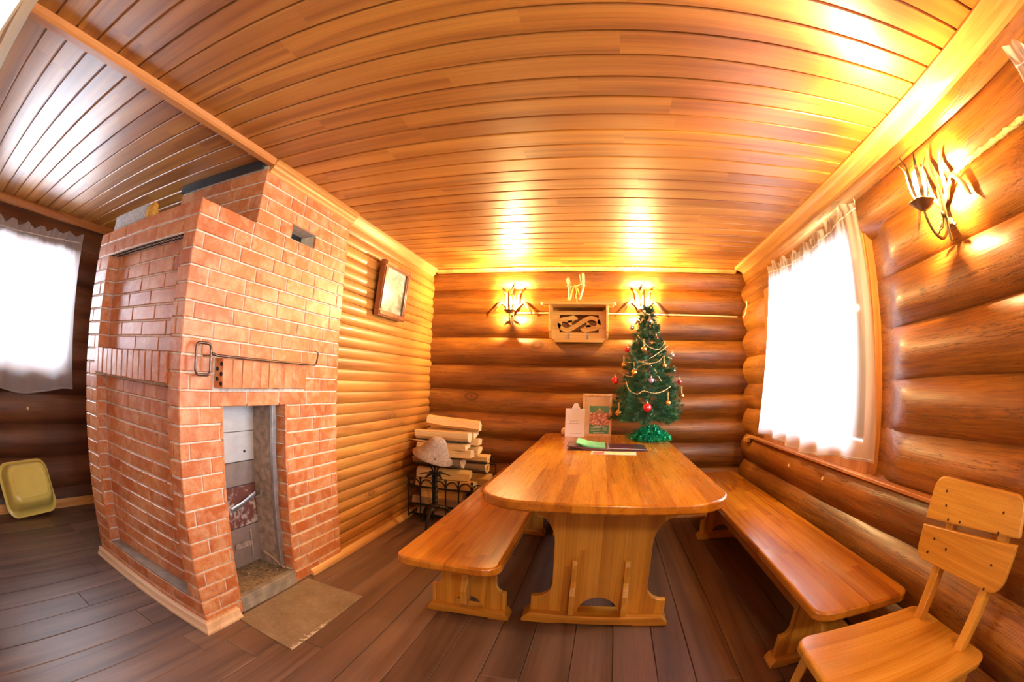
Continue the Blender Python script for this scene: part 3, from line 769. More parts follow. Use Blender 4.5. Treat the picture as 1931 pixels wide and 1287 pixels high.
hg = MB(); hg.box((SX1 - 0.215, 1.66, 0.235), (SX1 - 0.205, 1.80, 0.268)); hg.tube([(SX1 - 0.208, 1.80, 0.17), (SX1 - 0.208, 1.80, 0.34)], 0.007, 8)
obj('hinge', hg, 'jamb', fd, bevel=0.002, seg=1)
obj('rivet', MB().sphere((SX1 - 0.213, 1.80, 0.79), 0.008, 8, 6), 'iron', fd, smooth=60)
obj('side_board', MB().box((SX1 - 0.24, 1.885, 0.10), (SX1 - 0.082, 1.905, DOOR[3])), 'jamb', stove, bevel=0.002, seg=1)
obj('metal_edge', MB().prism([(1.880, 0.11), (1.912, 0.11), (1.912, DOOR[3]), (1.880, DOOR[3])], SX1 - 0.080, SX1 - 0.058, YZ), 'steel', stove, bevel=0.002, seg=1)
db = MB(); rg = random.Random(3)
for i in range(46):
    y = rg.uniform(1.66, 1.90); x = SX1 - rg.uniform(0.07, 0.21); a = rg.uniform(0, 3.14); l = rg.uniform(0.01, 0.035); z = 0.092 + rg.uniform(0, 0.02)
    db.tube([(x, y, z), (x + l * math.cos(a), y + l * math.sin(a), z + rg.uniform(-0.004, 0.008))], rg.uniform(0.0015, 0.004), 5)
obj('wood_chips', db, 'debris', stove)['kind'] = 'stuff'
obj('bark_scrap', MB().tube(smoothp([(SX1 - 0.18, 1.86, 0.19), (SX1 - 0.11, 1.88, 0.15), (SX1 - 0.05, 1.90, 0.10)], 4), [0.010] * 4 + [0.014] * 4 + [0.01], 8, flat=0.5), 'split_grey', stove)
# carved cornice under the ceiling
obj('cornice', MB().prism([(SX1 + 0.001, CEIL), (SX1 + 0.055, CEIL), (SX1 + 0.06, CEIL - 0.010), (SX1 + 0.046, CEIL - 0.016), (SX1 + 0.046, CEIL - 0.026), (SX1 + 0.034, CEIL - 0.034), (SX1 + 0.030, CEIL - 0.046),
     (SX1 + 0.016, CEIL - 0.055), (SX1 + 0.014, CEIL - 0.066), (SX1 + 0.002, CEIL - 0.072)], 1.575, 2.475, lambda u, v, w: (u, w, v)), 'trim', stove, smooth=25)
# pale skirting round the stove foot
sk = MB()
P = lambda d, z: (d, z)
prof = [(0.0, 0.0), (0.040, 0.0), (0.040, 0.010), (0.030, 0.022), (0.022, 0.045), (0.014, 0.052), (0.0, 0.054)]
rings = []
for (px, py, dx, dy) in ((SX0 - 0.02, SY0, 0, -1), (SX1, SY0, 1, -1), (SX1, 1.40, 1, 0)):
    rings.append([(px + dx * d, py + dy * d, z) for d, z in prof])
n = len(prof)
sk.add([p for r in rings for p in r], [(i * n + k, i * n + (k + 1) % n, (i + 1) * n + (k + 1) % n, (i + 1) * n + k) for i in range(2) for k in range(n)] + [tuple(range(n)), tuple(range(2 * n, 3 * n))])
struct('trim_5', sk, 'trimX')

# loose things on and round the stove
tag(obj('floor_sheet', MB().prism([(-1.60, 1.375), (-1.205, 1.322), (-1.202, 2.01), (-1.605, 2.03)], 0.0006, 0.003, XY), 'sheet', at=(-1.60, 1.33, 0)),
    'worn brown metal sheet on the floor before the fire door', 'floor sheet')
# poker hung on the corner bricks
pk = thing('poker', 'long dark steel poker with a looped handle hanging on the brick stove', 'poker', (-1.55, 1.26, 1.27))
lp = [(-1.575, y, z) for y, z in rrect(1.228, 1.205, 1.318, 1.340, 0.022, 4)]
obj('handle_loop', MB().tube(lp + [lp[0]], 0.0068, 10), 'poker', pk, smooth=60)
obj('rod', MB().tube([(-1.568, 1.32, 1.300), (-1.562, 1.345, 1.292), (-1.548, 1.40, 1.291), (-1.562, 1.75, 1.290), (-1.572, 2.05, 1.290), (-1.575, 2.135, 1.290), (-1.575, 2.150, 1.297), (-1.575, 2.158, 1.315), (-1.575, 2.168, 1.358), (-1.590, 2.150, 1.372)],
    [0.0062] * 8 + [0.005, 0.003], 8), 'poker', pk, smooth=60)
obj('hanging_nail', MB().tube([(-1.625, 1.312, 1.286), (-1.568, 1.312, 1.289)], 0.004, 6), 'poker', pk)
# stove top clutter
tag(obj('insulation_board', MB().box((-2.735, 1.235, TOP - 0.0035), (-2.300, 1.275, TOP + 0.125)), 'insulation', bevel=0.006),
    'grey mineral insulation offcut standing on the left top edge of the stove', 'insulation')
fm = MB().sphere((-2.245, 1.255, TOP + 0.060), 0.062, 20, 14, (0.85, 0.5, 1.0))
fm.v = [tuple(Vector(p) + Vector((0.016, 0.010, 0.016)) * mnoise.noise(Vector(p) * 26)) for p in fm.v]
fm.v = [(max(x, -2.298), y, max(z, TOP - 0.003)) for x, y, z in fm.v]
tag(obj('foam_lump', fm, 'foam', smooth=180), 'orange lump of hardened foam against the insulation on the stove top', 'foam')
tag(obj('white_batten', MB().box((-0.10, -0.012, 0), (0.10, 0.012, 0.018)).xform(Matrix.Translation((-1.80, 1.34, TOP + 0.002)) @ Matrix.Rotation(R(8), 4, 'Z')), 'white', bevel=0.002),
    'short white batten lying on the stove top beside the chimney', 'batten')
tag(obj('ceiling_heat_plate', MB().box((-2.40, 1.535, CEIL - 0.050), (-1.640, 1.552, CEIL - 0.002)), 'plate_dark'),
    'dark metal heat plate along the ceiling in front of the chimney', 'heat plate')

# ------------------------------------------------------------------ added globe lamp, unseen behind the camera, for soft front fill
gl_ = thing('added_fill_lamp', 'added fill light shaped as a white glass globe, unseen behind the camera', 'fill lamp', (0.35, -1.25, CEIL))
obj('lamp_base', MB().lathe([(0.07, -0.03), (0.075, -0.02), (0.075, -0.001), (0.01, -0.001)], (0.35, -1.25, CEIL), 20), 'white', gl_, smooth=40)
def m_globe():
    t = NT('fill_globe_glow')
    e = t.n('ShaderNodeEmission'); e.inputs[0].default_value = (1.0, 0.77, 0.46, 1); e.inputs[1].default_value = 6.0
    tp = t.n('ShaderNodeBsdfTransparent'); ad = t.n('ShaderNodeAddShader'); t.l(e.outputs[0], ad.inputs[0]); t.l(tp.outputs[0], ad.inputs[1])
    return t.done(ad.outputs[0])
obj('globe', MB().sphere((0.35, -1.25, CEIL - 0.17), 0.15, 24, 16), m_globe(), gl_, smooth=180)
lamp('filament', gl_, (0.35, -1.25, CEIL - 0.17), FILL_GLOBE_WATTS, (1.0, 0.77, 0.46), 0.13)  # point light of the added fill globe

# ------------------------------------------------------------------ picture on the siding
pic = thing('framed_picture', 'brown framed snowy landscape print hanging on the half-log siding', 'picture', (-1.60, 3.13, 1.905))
Y0, Y1, Z0, Z1 = 2.905, 3.355, 1.695, 2.115
tilt = Matrix.Translation((-1.628, 3.13, Z0)) @ Matrix.Rotation(R(5), 4, 'Y') @ Matrix.Translation((1.628, -3.13, -Z0))
f = MB(); fw, fd_ = 0.045, 0.045
for (a, c, e, g) in ((Y0, Z0, Y1, Z0 + fw), (Y0, Z1 - fw, Y1, Z1), (Y0, Z0 + fw, Y0 + fw, Z1 - fw), (Y1 - fw, Z0 + fw, Y1, Z1 - fw)):
    f.box((-1.628, a, c), (-1.628 + fd_, e, g))
    f.box((-1.628, a + 0.008, c + 0.008), (-1.628 + fd_ + 0.008, e - 0.008 , g - 0.008))
obj('frame', f.xform(tilt), 'frame_wood', pic, bevel=0.003)
obj('print', MB().box((-1.620, Y0 + 0.04, Z0 + 0.04), (-1.600, Y1 - 0.04, Z1 - 0.04)).xform(tilt), 'landscape', pic)

# ------------------------------------------------------------------ wrought iron sconces
def leafstrip(b, path, wid, side, th=0.003):
    """thin curved metal leaf along a path; side = sideways direction"""
    P = smoothp(path, 5); m = len(P); sd = Vector(side)
    W = [wid[min(int(i / (m - 1) * (len(wid) - 1)), len(wid) - 2)] + (wid[min(int(i / (m - 1) * (len(wid) - 1)) + 1, len(wid) - 1)] - wid[min(int(i / (m - 1) * (len(wid) - 1)), len(wid) - 2)]) *
         (i / (m - 1) * (len(wid) - 1) - min(int(i / (m - 1) * (len(wid) - 1)), len(wid) - 2)) for i in range(m)]
    vs = []
    for i, p in enumerate(P):
        t = (P[min(i + 1, m - 1)] - P[max(i - 1, 0)]).normalized(); s = (sd - t * sd.dot(t)).normalized(); nn = t.cross(s)
        h = W[i] / 2
        vs += [p - s * h, p + nn * (th + h * 0.25), p + s * h, p - nn * th + nn * h * 0.25]
    fs = [(i * 4 + k, i * 4 + (k + 1) % 4, (i + 1) * 4 + (k + 1) % 4, (i + 1) * 4 + k) for i in range(m - 1) for k in range(4)]
    b.add(vs, fs + [(3, 2, 1, 0), tuple(range((m - 1) * 4, m * 4))])
def spiral(c, r0, turns, sgn, y, n=26):
    return [(c[0] + sgn * r0 * (1 - 0.8 * i / n) * math.cos(2 * math.pi * turns * i / n), y, c[1] + r0 * (1 - 0.8 * i / n) * math.sin(2 * math.pi * turns * i / n - 1.2)) for i in range(n + 1)]
SCL = [('wrought iron sconce with a lit bulb on the back logs, nearest the firewood corner'),
       ('wrought iron sconce with a lit bulb on the back logs just above the fir top'),
       ('wrought iron sconce with a lit bulb on the log wall between the two ruffled curtains')]
def make_sconce():
    root = thing('wall_sconce', SCL[0], 'wall lamp', (0, 0, 0), 'wrought iron sconces')
    # wall mount, y = 0 at the wall, the room towards -y
    p = MB(); leafstrip(p, [(0, -0.004, -0.13), (0, -0.010, -0.05), (0, -0.012, 0.03), (0, -0.006, 0.10)], [0.012, 0.034, 0.040, 0.022], (1, 0, 0), 0.004)
    p.sphere((0, -0.018, -0.03), 0.014, 10, 8)
    obj('back_plate', p, 'bronze', root, smooth=60)
    for s in (-1, 1):
        q = MB(); leafstrip(q, [(0.005 * s, -0.008, 0.0), (0.045 * s, -0.012, 0.05), (0.055 * s, -0.02, 0.12), (0.062 * s, -0.015, 0.17), (0.085 * s, -0.02, 0.195)], [0.014, 0.026, 0.024, 0.018, 0.004], (1, 0, 0.2))
        leafstrip(q, [(0.03 * s, -0.008, 0.02), (0.095 * s, -0.016, 0.085), (0.135 * s, -0.02, 0.065), (0.165 * s, -0.016, 0.02), (0.19 * s, -0.012, -0.02)], [0.010, 0.014, 0.026, 0.034, 0.004], (0.4, 0, 1))
        obj('leaf', q, 'bronze', root, smooth=60)
        q = MB().tube(smoothp([(0.008 * s, -0.010, -0.02), (0.028 * s, -0.014, -0.075)] + spiral((0.048 * s, -0.075), 0.026, 1.5, s, -0.016, 20)[3:], 2), 0.0042, 6)
        obj('scroll', q, 'bronze', root, smooth=60)
    q = MB(); leafstrip(q, [(0, -0.010, 0.05), (0.006, -0.02, 0.13), (-0.008, -0.014, 0.19), (0.012, -0.022, 0.235)], [0.014, 0.034, 0.022, 0.004], (1, 0, 0))
    obj('leaf', q, 'bronze', root, smooth=60)
    a = MB().tube(smoothp([(0, -0.012, -0.02), (0, -0.018, -0.09), (0, -0.055, -0.128), (0, -0.105, -0.11), (0, -0.135, -0.06), (0, -0.138, -0.025)], 5), 0.0062, 8)
    obj('arm', a, 'bronze', root, smooth=60)
    c = MB().lathe([(0.006, -0.035), (0.020, -0.032), (0.038, -0.018), (0.056, -0.004), (0.052, 0.000), (0.034, -0.008), (0.012, -0.014)], (0, -0.14, 0), 24, lambda t, i: 0.10 * math.sin(5 * t) if i > 1 else 0)
    obj('drip_pan', c, 'bronze', root, smooth=50)
    for k in range(6):
        t = 2 * math.pi * (k + 0.5) / 6; cx, cy = math.cos(t), math.sin(t)
        pt = lambda r, z: (r * cx, -0.14 + r * cy, z)
        q = MB(); leafstrip(q, [pt(0.018, -0.006), pt(0.038, 0.03), pt(0.045, 0.08), pt(0.047, 0.125), pt(0.070, 0.160)], [0.012, 0.020, 0.020, 0.014, 0.005], (-cy, cx, 0))
        obj('petal', q, 'bronze', root, smooth=60)
    obj('candle', MB().tube([(0, -0.14, -0.012), (0, -0.14, 0.040)], 0.011, 12), 'white', root, smooth=40)
    obj('bulb', MB().lathe([(0.009, 0.040), (0.017, 0.050), (0.023, 0.066), (0.022, 0.084), (0.012, 0.110), (0.002, 0.126)], (0, -0.14, 0), 14), 'bulb', root, smooth=180)
    lamp('filament', root, (0, -0.14, 0.076), BULB_WATTS, BULB_COLOR[:3], 0.017)
    return root
sc = make_sconce()
sc.location = (-0.835, 4.118, 1.89)
dup(sc, (0.375, 4.118, 1.90), 0, SCL[1])
dup(sc, (1.352, 1.20, 1.865), R(-90), SCL[2])

# ------------------------------------------------------------------ curtains
def curtain(name, label, x, s, yt0, yt1, yb0, yb1, ztop, zbot, seed, pleats=11):
    """x: plane of the cloth, s: direction (in x) towards the room; top edge yt0..yt1, bottom edge yb0..yb1"""
    root = thing(name, label, 'curtain', (x, (yt0 + yt1) / 2, ztop))
    rg = random.Random(seed); ph = [rg.uniform(0, 6.28) for _ in range(6)]
    zt = lambda u: ztop + 0.012 * math.sin(u * 5 + ph[0]) + (0.035 * (abs(u - 0.5) * 2) ** 2)
    def fold(u, v):
        k = 0.008 + 0.014 * v
        return (k * math.sin(u * pleats * 6.28 * 0.5 + ph[1] + 1.2 * math.sin(u * 7 + ph[2])) + 0.5 * k * math.sin(u * pleats * 6.28 + ph[3]) * (1 - v)
                + 0.006 * (1 - v) ** 3 * math.sin(u * pleats * 6.28 * 2.2 + ph[4]))
    def body(u, v):
        y = (yt0 + (yt1 - yt0) * u) * (1 - v) + (yb0 + (yb1 - yb0) * u) * v
        z = zt(u) * (1 - v) + (zbot + 0.018 * math.sin(u * 9 + ph[5]) + 0.025 * (abs(u - 0.55) * 2) ** 2) * v
        return (x + s * (0.012 + fold(u, v) + 0.02 * v), y + 0.004 * math.sin(u * 60 + ph[4]) * (1 - v), z)
    obj('cloth', MB().grid(120, 40, body), 'curtain', root, smooth=180, fix=False)
    def ruffle(u, v):
        p = body(u, 0)
        return (p[0] + s * v * (0.014 * math.sin(u * pleats * 12.6 + ph[2]) + 0.010 * math.sin(u * 41 + ph[3])), p[1] + 0.006 * v * math.sin(u * 90), p[2] + v * (0.062 + 0.018 * math.sin(u * 47 + ph[1])))
    obj('ruffle', MB().grid(150, 5, ruffle), 'curtain', root, smooth=180, fix=False)
    hem = [Vector(body(i / 80, 0.992)) + Vector((s * 0.001, 0, 0)) for i in range(81)]
    obj('hem', MB().tube(hem, 0.0035, 5), 'curtain', root, smooth=180)
    obj('string', MB().tube([Vector(body(i / 40, 0.0)) + Vector((s * 0.003, 0, 0.0)) for i in range(41)], 0.0035, 6), 'white', root, smooth=180)
    return root
curtain('curtain', 'sheer white ruffled curtain over the window beside the long wall bench', 1.325, -1, 1.872, 3.25, 1.785, 3.50, 2.045, 0.835, 3, 12)
curtain('curtain', 'sheer white curtain over the left window above the yellow basin', -3.835, 1, 0.22, 1.40, 0.24, 1.45, 2.08, 0.925, 5, 9)
curtain('curtain', 'white ruffled curtain cut off by the right photo edge, above the chair', 1.325, -1, -0.98, 0.53, -1.0, 0.50, 2.045, 0.85, 8, 12)

# ------------------------------------------------------------------ dining table
ZT = 0.79
tb = thing('dining_table', 'large glossy pine trestle table with rounded corners in the middle of the room', 'table', (0.045, 2.13, 0))
obj('tabletop', MB().prism(rrect(-0.478, 1.66, 0.562, 4.03, [0.20, 0.20, 0.06, 0.06], 10), ZT - 0.044, ZT, XY), 'table', tb, bevel=0.009, seg=3, smooth=40)
def trestle_panel(cx, top, neck, foot, zb, zstep, zneck0, zneck1, ztop, arch_r, zfl=None):
    """half outline mirrored about cx: foot block, concave step, straight neck, flared head, arch cut into the lower edge"""
    Rr = [(foot, zb), (foot, zstep)]
    n = 8
    # concave curve from the step in to the neck
    for i in range(n + 1):
        t = R(90 * i / n); Rr.append((neck + (foot - 0.012 - neck) * (1 - math.sin(t)), zstep + (zneck0 - zstep) * (1 - math.cos(t))))
    # flare to the head
    for i in range(n + 1):
        t = R(90 * i / n); Rr.append((neck + (top - neck) * (1 - math.cos(t)), zneck1 + ((zfl or ztop - 0.02) - zneck1) * math.sin(t)))
    Rr += [(top, ztop)]
    L = [(-u, v) for u, v in Rr][::-1]
    ah = arch_r * 0.92
    archp = [(-arch_r * math.cos(R(180 * i / 12)), zb + ah * math.sin(R(180 * i / 12))) for i in range(13)]
    return [(cx + u, v) for u, v in Rr + L + archp]
def foot_beam(b, cx, hw, y0, y1, h):
    b.prism([(cx - hw, 0), (cx - hw * 0.55, 0), (cx - hw * 0.5, 0.006), (cx + hw * 0.5, 0.006), (cx + hw * 0.55, 0), (cx + hw, 0), (cx + hw, h * 0.35), (cx + hw * 0.96, h * 0.62), (cx + hw * 0.9, h), (cx - hw * 0.9, h), (cx - hw * 0.96, h * 0.62), (cx - hw, h * 0.35)], y0, y1, XZ)
for yp in (2.11, 3.54):
    pn = obj('trestle_panel', MB().prism(trestle_panel(0.055, 0.345, 0.240, 0.345, 0.055, 0.140, 0.225, 0.455, ZT - 0.046, 0.105, 0.60), yp, yp + 0.042, XZ), 'pineZ', tb, bevel=0.004, seg=2)
    fb = MB(); foot_beam(fb, 0.045, 0.375, yp - 0.045, yp + 0.087, 0.055)
    obj('foot', fb, 'pineX', tb, bevel=0.005)
    obj('head_batten', MB().box((-0.28, yp + 0.042, ZT - 0.09), (0.39, yp + 0.085, ZT - 0.046)), 'pineX', tb, bevel=0.004)
for cx in (-0.078, 0.180):
    st = obj('stretcher', MB().box((cx - 0.010, 2.075, 0.18), (cx + 0.010, 3.62, 0.28)), 'pineY', tb, bevel=0.004)
    wdg = MB().prism([(2.020, 0.085), (2.108, 0.075), (2.108, 0.375), (2.078, 0.375), (2.070, 0.352), (2.074, 0.26), (2.040, 0.24), (2.022, 0.20), (2.014, 0.13)], cx - 0.014, cx + 0.014, YZ)
    obj('wedge', wdg, 'pineZ', tb, bevel=0.003)

# ------------------------------------------------------------------ benches
def bench(name, label, x0, x1, y0, y1, zt, yps, radii, fx0, fx1):
    cx = (fx0 + fx1) / 2
    r = thing(name, label, 'bench', (cx, (y0 + y1) / 2, 0))
    obj('seat', MB().prism(rrect(x0, y0, x1, y1, radii, 8), zt - 0.042, zt, XY), 'bench', r, bevel=0.010, seg=3, smooth=40)
    hw = (fx1 - fx0) / 2
    for i, yp in enumerate(yps):
        obj('end_panel', MB().prism(trestle_panel(cx, hw * 0.80, hw * 0.66, hw * 0.90, 0.045, 0.155, 0.205, 0.30, zt - 0.044, 0.075), yp, yp + 0.035, XZ), 'pineZ', r, bevel=0.004)
        fb = MB(); foot_beam(fb, cx, hw, yp - 0.035, yp + 0.07, 0.045)
        obj('foot', fb, 'pineX', r, bevel=0.005)
    obj('stretcher', MB().box((cx - 0.012, yps[0] - 0.03, 0.155), (cx + 0.012, yps[1] + 0.11, 0.245)), 'pineY', r, bevel=0.004)
    obj('wedge', MB().prism([(yps[0] - 0.095, 0.105), (yps[0] - 0.075, 0.080), (yps[0] - 0.004, 0.110), (yps[0] - 0.004, 0.325), (yps[0] - 0.030, 0.325), (yps[0] - 0.050, 0.25), (yps[0] - 0.100, 0.185)], cx - 0.016, cx + 0.016, YZ), 'pineZ', r, bevel=0.003)
    return r
bench('bench', 'loose pine bench on the left side of the table', -0.845, -0.372, 1.695, 4.02, 0.46, (2.075, 3.50), [0.07, 0.085, 0.05, 0.05], -0.83, -0.39)
bench('bench', 'long pine bench along the right log wall under the window', 0.808, 1.262, 1.245, 3.96, 0.46, (1.60, 3.46), [0.07, 0.05, 0.03, 0.03], 0.84, 1.24)

# ------------------------------------------------------------------ chair
ch = thing('chair', 'plain pine chair with a two-board backrest at the end of the wall bench', 'chair', (0.95, 0.91, 0))
obj('seat', MB().prism(rrect(0.675, 0.665, 1.235, 1.155, [0.06, 0.05, 0.05, 0.06], 6), 0.415, 0.45, XY), 'chairX', ch, bevel=0.010, seg=3, smooth=40)
lean = Matrix.Translation((1.178, 0, 0.45)) @ Matrix.Rotation(R(7), 4, 'Y') @ Matrix.Translation((-1.178, 0, -0.45))
for yc in (1.058, 0.782):
    obj('back_post', MB().box((1.160, yc - 0.021, 0.43), (1.196, yc + 0.021, 0.90)).xform(lean), 'chairZ', ch, bevel=0.004)
lower = [(0.740 + 0.045, 0.640)] + arc(1.185 - 0.05, 0.642 + 0.05, 0.05, 270, 360, 6) + [(1.190, 0.758), (0.692, 0.800)] + arc(0.693 + 0.05, 0.642 + 0.06, 0.05, 180, 270, 6)
upper = [(0.690, 0.818), (1.188, 0.778)] + arc(1.180 - 0.055, 0.930 - 0.055, 0.055, 0, 90, 6) + arc(0.700 + 0.055, 0.930 - 0.055, 0.055, 90, 180, 6)
lower = lower[1:]
lb = obj('backrest', MB().prism(lower, 1.139, 1.160, YZ).xform(lean), 'chairY', ch, bevel=0.005)
ub = obj('backrest', MB().prism(upper, 1.139, 1.160, YZ).xform(lean), 'chairY', ch, bevel=0.005)
for prt, pts in ((ub, ((1.10, 0.885), (1.085, 0.84), (0.79, 0.872), (0.79, 0.815), (1.055, 0.80), (0.99, 0.805))), (lb, ((1.10, 0.725), (1.115, 0.675), (1.02, 0.71), (0.775, 0.725), (0.77, 0.655)))):
    for (y, z) in pts:
        obj('screw', MB().tube([(1.1372, y, z), (1.1395, y, z)], 0.0045, 8).xform(lean), 'iron', prt)
for (sx, sy, tx, ty) in ((0.725, 0.72, 0.700, 0.695), (0.725, 1.10, 0.700, 1.125), (1.19, 0.72, 1.215, 0.695), (1.19, 1.10, 1.215, 1.125)):
    obj('leg', MB().tube([(sx, sy, 0.416), (tx, ty, 0.0)], [0.026, 0.021], 4), 'chairZ', ch, bevel=0.004)
for (a, c) in (((0.713, 0.705, 0.2), (1.203, 0.705, 0.2)), ((0.713, 1.115, 0.2), (1.203, 1.115, 0.2))):
    obj('rung', MB().tube([a, c], 0.013, 4), 'chairX', ch)

# ------------------------------------------------------------------ carved wall shelf, twig ornament
sh = thing('wall_shelf', 'pale pine wall shelf with a carved scroll panel and two hooks, on the back logs', 'shelf', (-0.21, 4.0, 1.6))
yb = 4.125; yf = 3.965
obj('top_board', MB().box((-0.525, 3.93, 1.932), (0.105, yb, 1.952)), 'shelfX', sh, bevel=0.003)
for s, x in ((0, -0.462), (1, 0.045)):
    side = [(yf, 1.70), (yf, 1.932), (yb, 1.932), (yb, 1.64), (4.02, 1.64), (4.0, 1.665), (3.985, 1.69)]
    obj('side', MB().prism(side, x - 0.010, x + 0.010, YZ), 'shelfX', sh, bevel=0.002)
    obj('end_knob', MB().sphere((-0.53 if s == 0 else 0.11, 3.945, 1.942), 0.014, 10, 8), 'peg', sh, smooth=60)
pz0, pz1, px0, px1 = 1.612, 1.895, -0.452, 0.035
yp = 4.085
fr = MB()
fr.box((px0, yp, pz1 - 0.035), (px1, yp + 0.018, pz1)); fr.box((px0, yp, 1.70), (px0 + 0.065, yp + 0.018, pz1 - 0.035)); fr.box((px1 - 0.065, yp, 1.70), (px1, yp + 0.018, pz1 - 0.035))
fr.prism([(px0 + 0.03, pz0), (px1 - 0.03, pz0), (px1 - 0.022, pz0 + 0.016), (px1, pz0 + 0.03), (px1, 1.70), (px0, 1.70), (px0, pz0 + 0.03), (px0 + 0.022, pz0 + 0.016)], yp, yp + 0.018, XZ)
obj('panel', fr, 'shelfX', sh)
# scroll: a S-shaped band with two leaf heads
sv = MB(); mx, mz = (px0 + px1) / 2, 1.778
def band(pts, wid):
    P = smoothp([(u, 0, v) for u, v in pts], 8); m = len(P); lo = []; hi = []
    for i, p in enumerate(P):
        t = (P[min(i + 1, m - 1)] - P[max(i - 1, 0)]).normalized(); nrm = Vector((-t.z, 0, t.x)); k = i / (m - 1) * (len(wid) - 1); a = min(int(k), len(wid) - 2)
        h = (wid[a] + (wid[a + 1] - wid[a]) * (k - a)) / 2
        lo.append((p.x - nrm.x * h, p.z - nrm.z * h)); hi.append((p.x + nrm.x * h, p.z + nrm.z * h))
    for i in range(m - 1):
        sv.prism([lo[i], lo[i + 1], hi[i + 1], hi[i]], yp - 0.004, yp + 0.018, XZ)
for s in (1, -1):
    q = lambda u, v: (mx + s * u, mz + s * v)
    band([q(0.0, 0.0), q(0.05, 0.032), q(0.105, 0.056), q(0.160, 0.040), q(0.178, 0.0), q(0.155, -0.038), q(0.115, -0.040)], [0.040, 0.040, 0.038, 0.036, 0.036, 0.036, 0.05])
    band([q(0.118, -0.040), q(0.085, -0.040), q(0.050, -0.052), q(0.012, -0.048)], [0.05, 0.062, 0.052, 0.006])
    band([q(0.085, -0.030), q(0.080, 0.0), q(0.062, 0.012)], [0.05, 0.026, 0.004])
    band([q(0.178, 0.0), q(0.192, 0.02), q(0.200, 0.05)], [0.04, 0.05, 0.04])
obj('scroll_carving', sv, 'shelfX', sh)
for hx in (-0.30, -0.13):
    h = MB().tube(smoothp([(hx, yp - 0.001, 1.672), (hx, yp - 0.012, 1.658), (hx, yp - 0.030, 1.640), (hx, yp - 0.034, 1.654), (hx, yp - 0.030, 1.664)], 4), 0.0045, 6)
    h.box((hx - 0.009, yp - 0.003, 1.640), (hx + 0.009, yp, 1.690))
    obj('hook', h, 'steel', sh, smooth=60)
tw = thing('twig_ornament', 'small ornament of birch twigs with a dry plant, hung above the carved shelf', 'ornament', (-0.22, 4.08, 2.1))
T = [((-0.312, 4.085, 2.205), (-0.300, 4.075, 2.145), (-0.298, 4.075, 2.06), (-0.306, 4.08, 1.995), 0.013), ((-0.330, 4.09, 2.195), (-0.316, 4.085, 2.155), (-0.306, 4.08, 2.10), (-0.300, 4.08, 2.08), 0.006),
     ((-0.175, 4.085, 2.245), (-0.170, 4.07, 2.18), (-0.178, 4.07, 2.10), (-0.208, 4.08, 2.005), 0.013), ((-0.205, 4.09, 2.24), (-0.195, 4.08, 2.19), (-0.185, 4.075, 2.14), (-0.180, 4.07, 2.12), 0.008)]
for a, b_, c, d, r in T: obj('twig', MB().tube(smoothp([a, b_, c, d], 4), r, 8), 'twig', tw, smooth=60)
obj('cross_twig', MB().tube(smoothp([(-0.325, 4.066, 2.125), (-0.25, 4.060, 2.118), (-0.20, 4.060, 2.14), (-0.15, 4.062, 2.132)], 4), 0.005, 6), 'twig', tw, smooth=60)
pl = MB(); rg = random.Random(4)
for i in range(9):
    x = -0.25 + rg.uniform(-0.028, 0.032)
    pl.tube(smoothp([(-0.245, 4.058, 2.135), (x, 4.055, 2.10), (x + rg.uniform(-0.02, 0.02), 4.06, rg.uniform(1.99, 2.06))], 3), 0.0028, 5)
obj('dry_plant', pl, 'foam', tw)
obj('thread', MB().tube([(-0.235, 4.07, 2.03), (-0.228, 4.085, 1.955)], 0.0018, 5), 'peg', tw)

# ------------------------------------------------------------------ table things
def lean_x(y, z, deg): return Matrix.Translation((0, y, z)) @ Matrix.Rotation(R(-deg), 4, 'X') @ Matrix.Translation((0, -y, -z))
cb = thing('clipboard', 'white sheet on a clipboard standing at the far left corner of the tabletop', 'clipboard', (-0.21, 3.80, ZT))
mt = lean_x(3.80, ZT, 7)
obj('board', MB().box((-0.293, 3.802, ZT), (-0.129, 3.808, ZT + 0.240)).xform(mt), 'white', cb, bevel=0.002, seg=1)
pp = obj('sheet', MB().box((-0.292, 3.7995, ZT + 0.001), (-0.130, 3.8015, ZT + 0.238)).xform(mt), 'paper', cb)
for zz_, a0, a1 in ((0.132, 0.040, 0.105), (0.112, 0.035, 0.108)):
    tx = MB(); x = -0.292 + a0
    while x < -0.292 + a1:
        l = 0.006 + 0.004 * math.sin(x * 900); tx.box((x, 3.7988, ZT + zz_), (x + l, 3.7996, ZT + zz_ + 0.005)); x += l + 0.0025
    obj('text_line', tx.xform(mt), 'ink', pp)
tx = MB()
for x in [-0.245 + 0.011 * i for i in range(8)]: tx.box((x, 3.7988, ZT + 0.026), (x + 0.008, 3.7996, ZT + 0.029))
obj('text_line', tx.xform(mt), 'ink', pp)
cl = MB().prism(arc(-0.205, ZT + 0.262, 0.024, 0, 180, 10) + [(-0.238, ZT + 0.248), (-0.240, ZT + 0.236), (-0.168, ZT + 0.236), (-0.172, ZT + 0.248)], 3.788, 3.800, XZ).xform(mt)
obj('clip', cl, 'white', cb, bevel=0.003)
mf = thing('framed_menu', 'light wooden frame with a green menu card, standing beside the clipboard', 'frame', (-0.025, 3.86, ZT))
mt = lean_x(3.86, ZT, 6)
X0, X1, Z0, Z1 = -0.150, 0.100, ZT, ZT + 0.365
f = MB(); t = 0.022
for lo, hi in (((X0, 3.86, Z0), (X1, 3.885, Z0 + t)), ((X0, 3.86, Z1 - t), (X1, 3.885, Z1)), ((X0, 3.86, Z0 + t), (X0 + t, 3.885, Z1 - t)), ((X1 - t, 3.86, Z0 + t), (X1, 3.885, Z1 - t))): f.box(lo, hi)
obj('frame', f.xform(mt), 'light_frame', mf, bevel=0.002, seg=1)
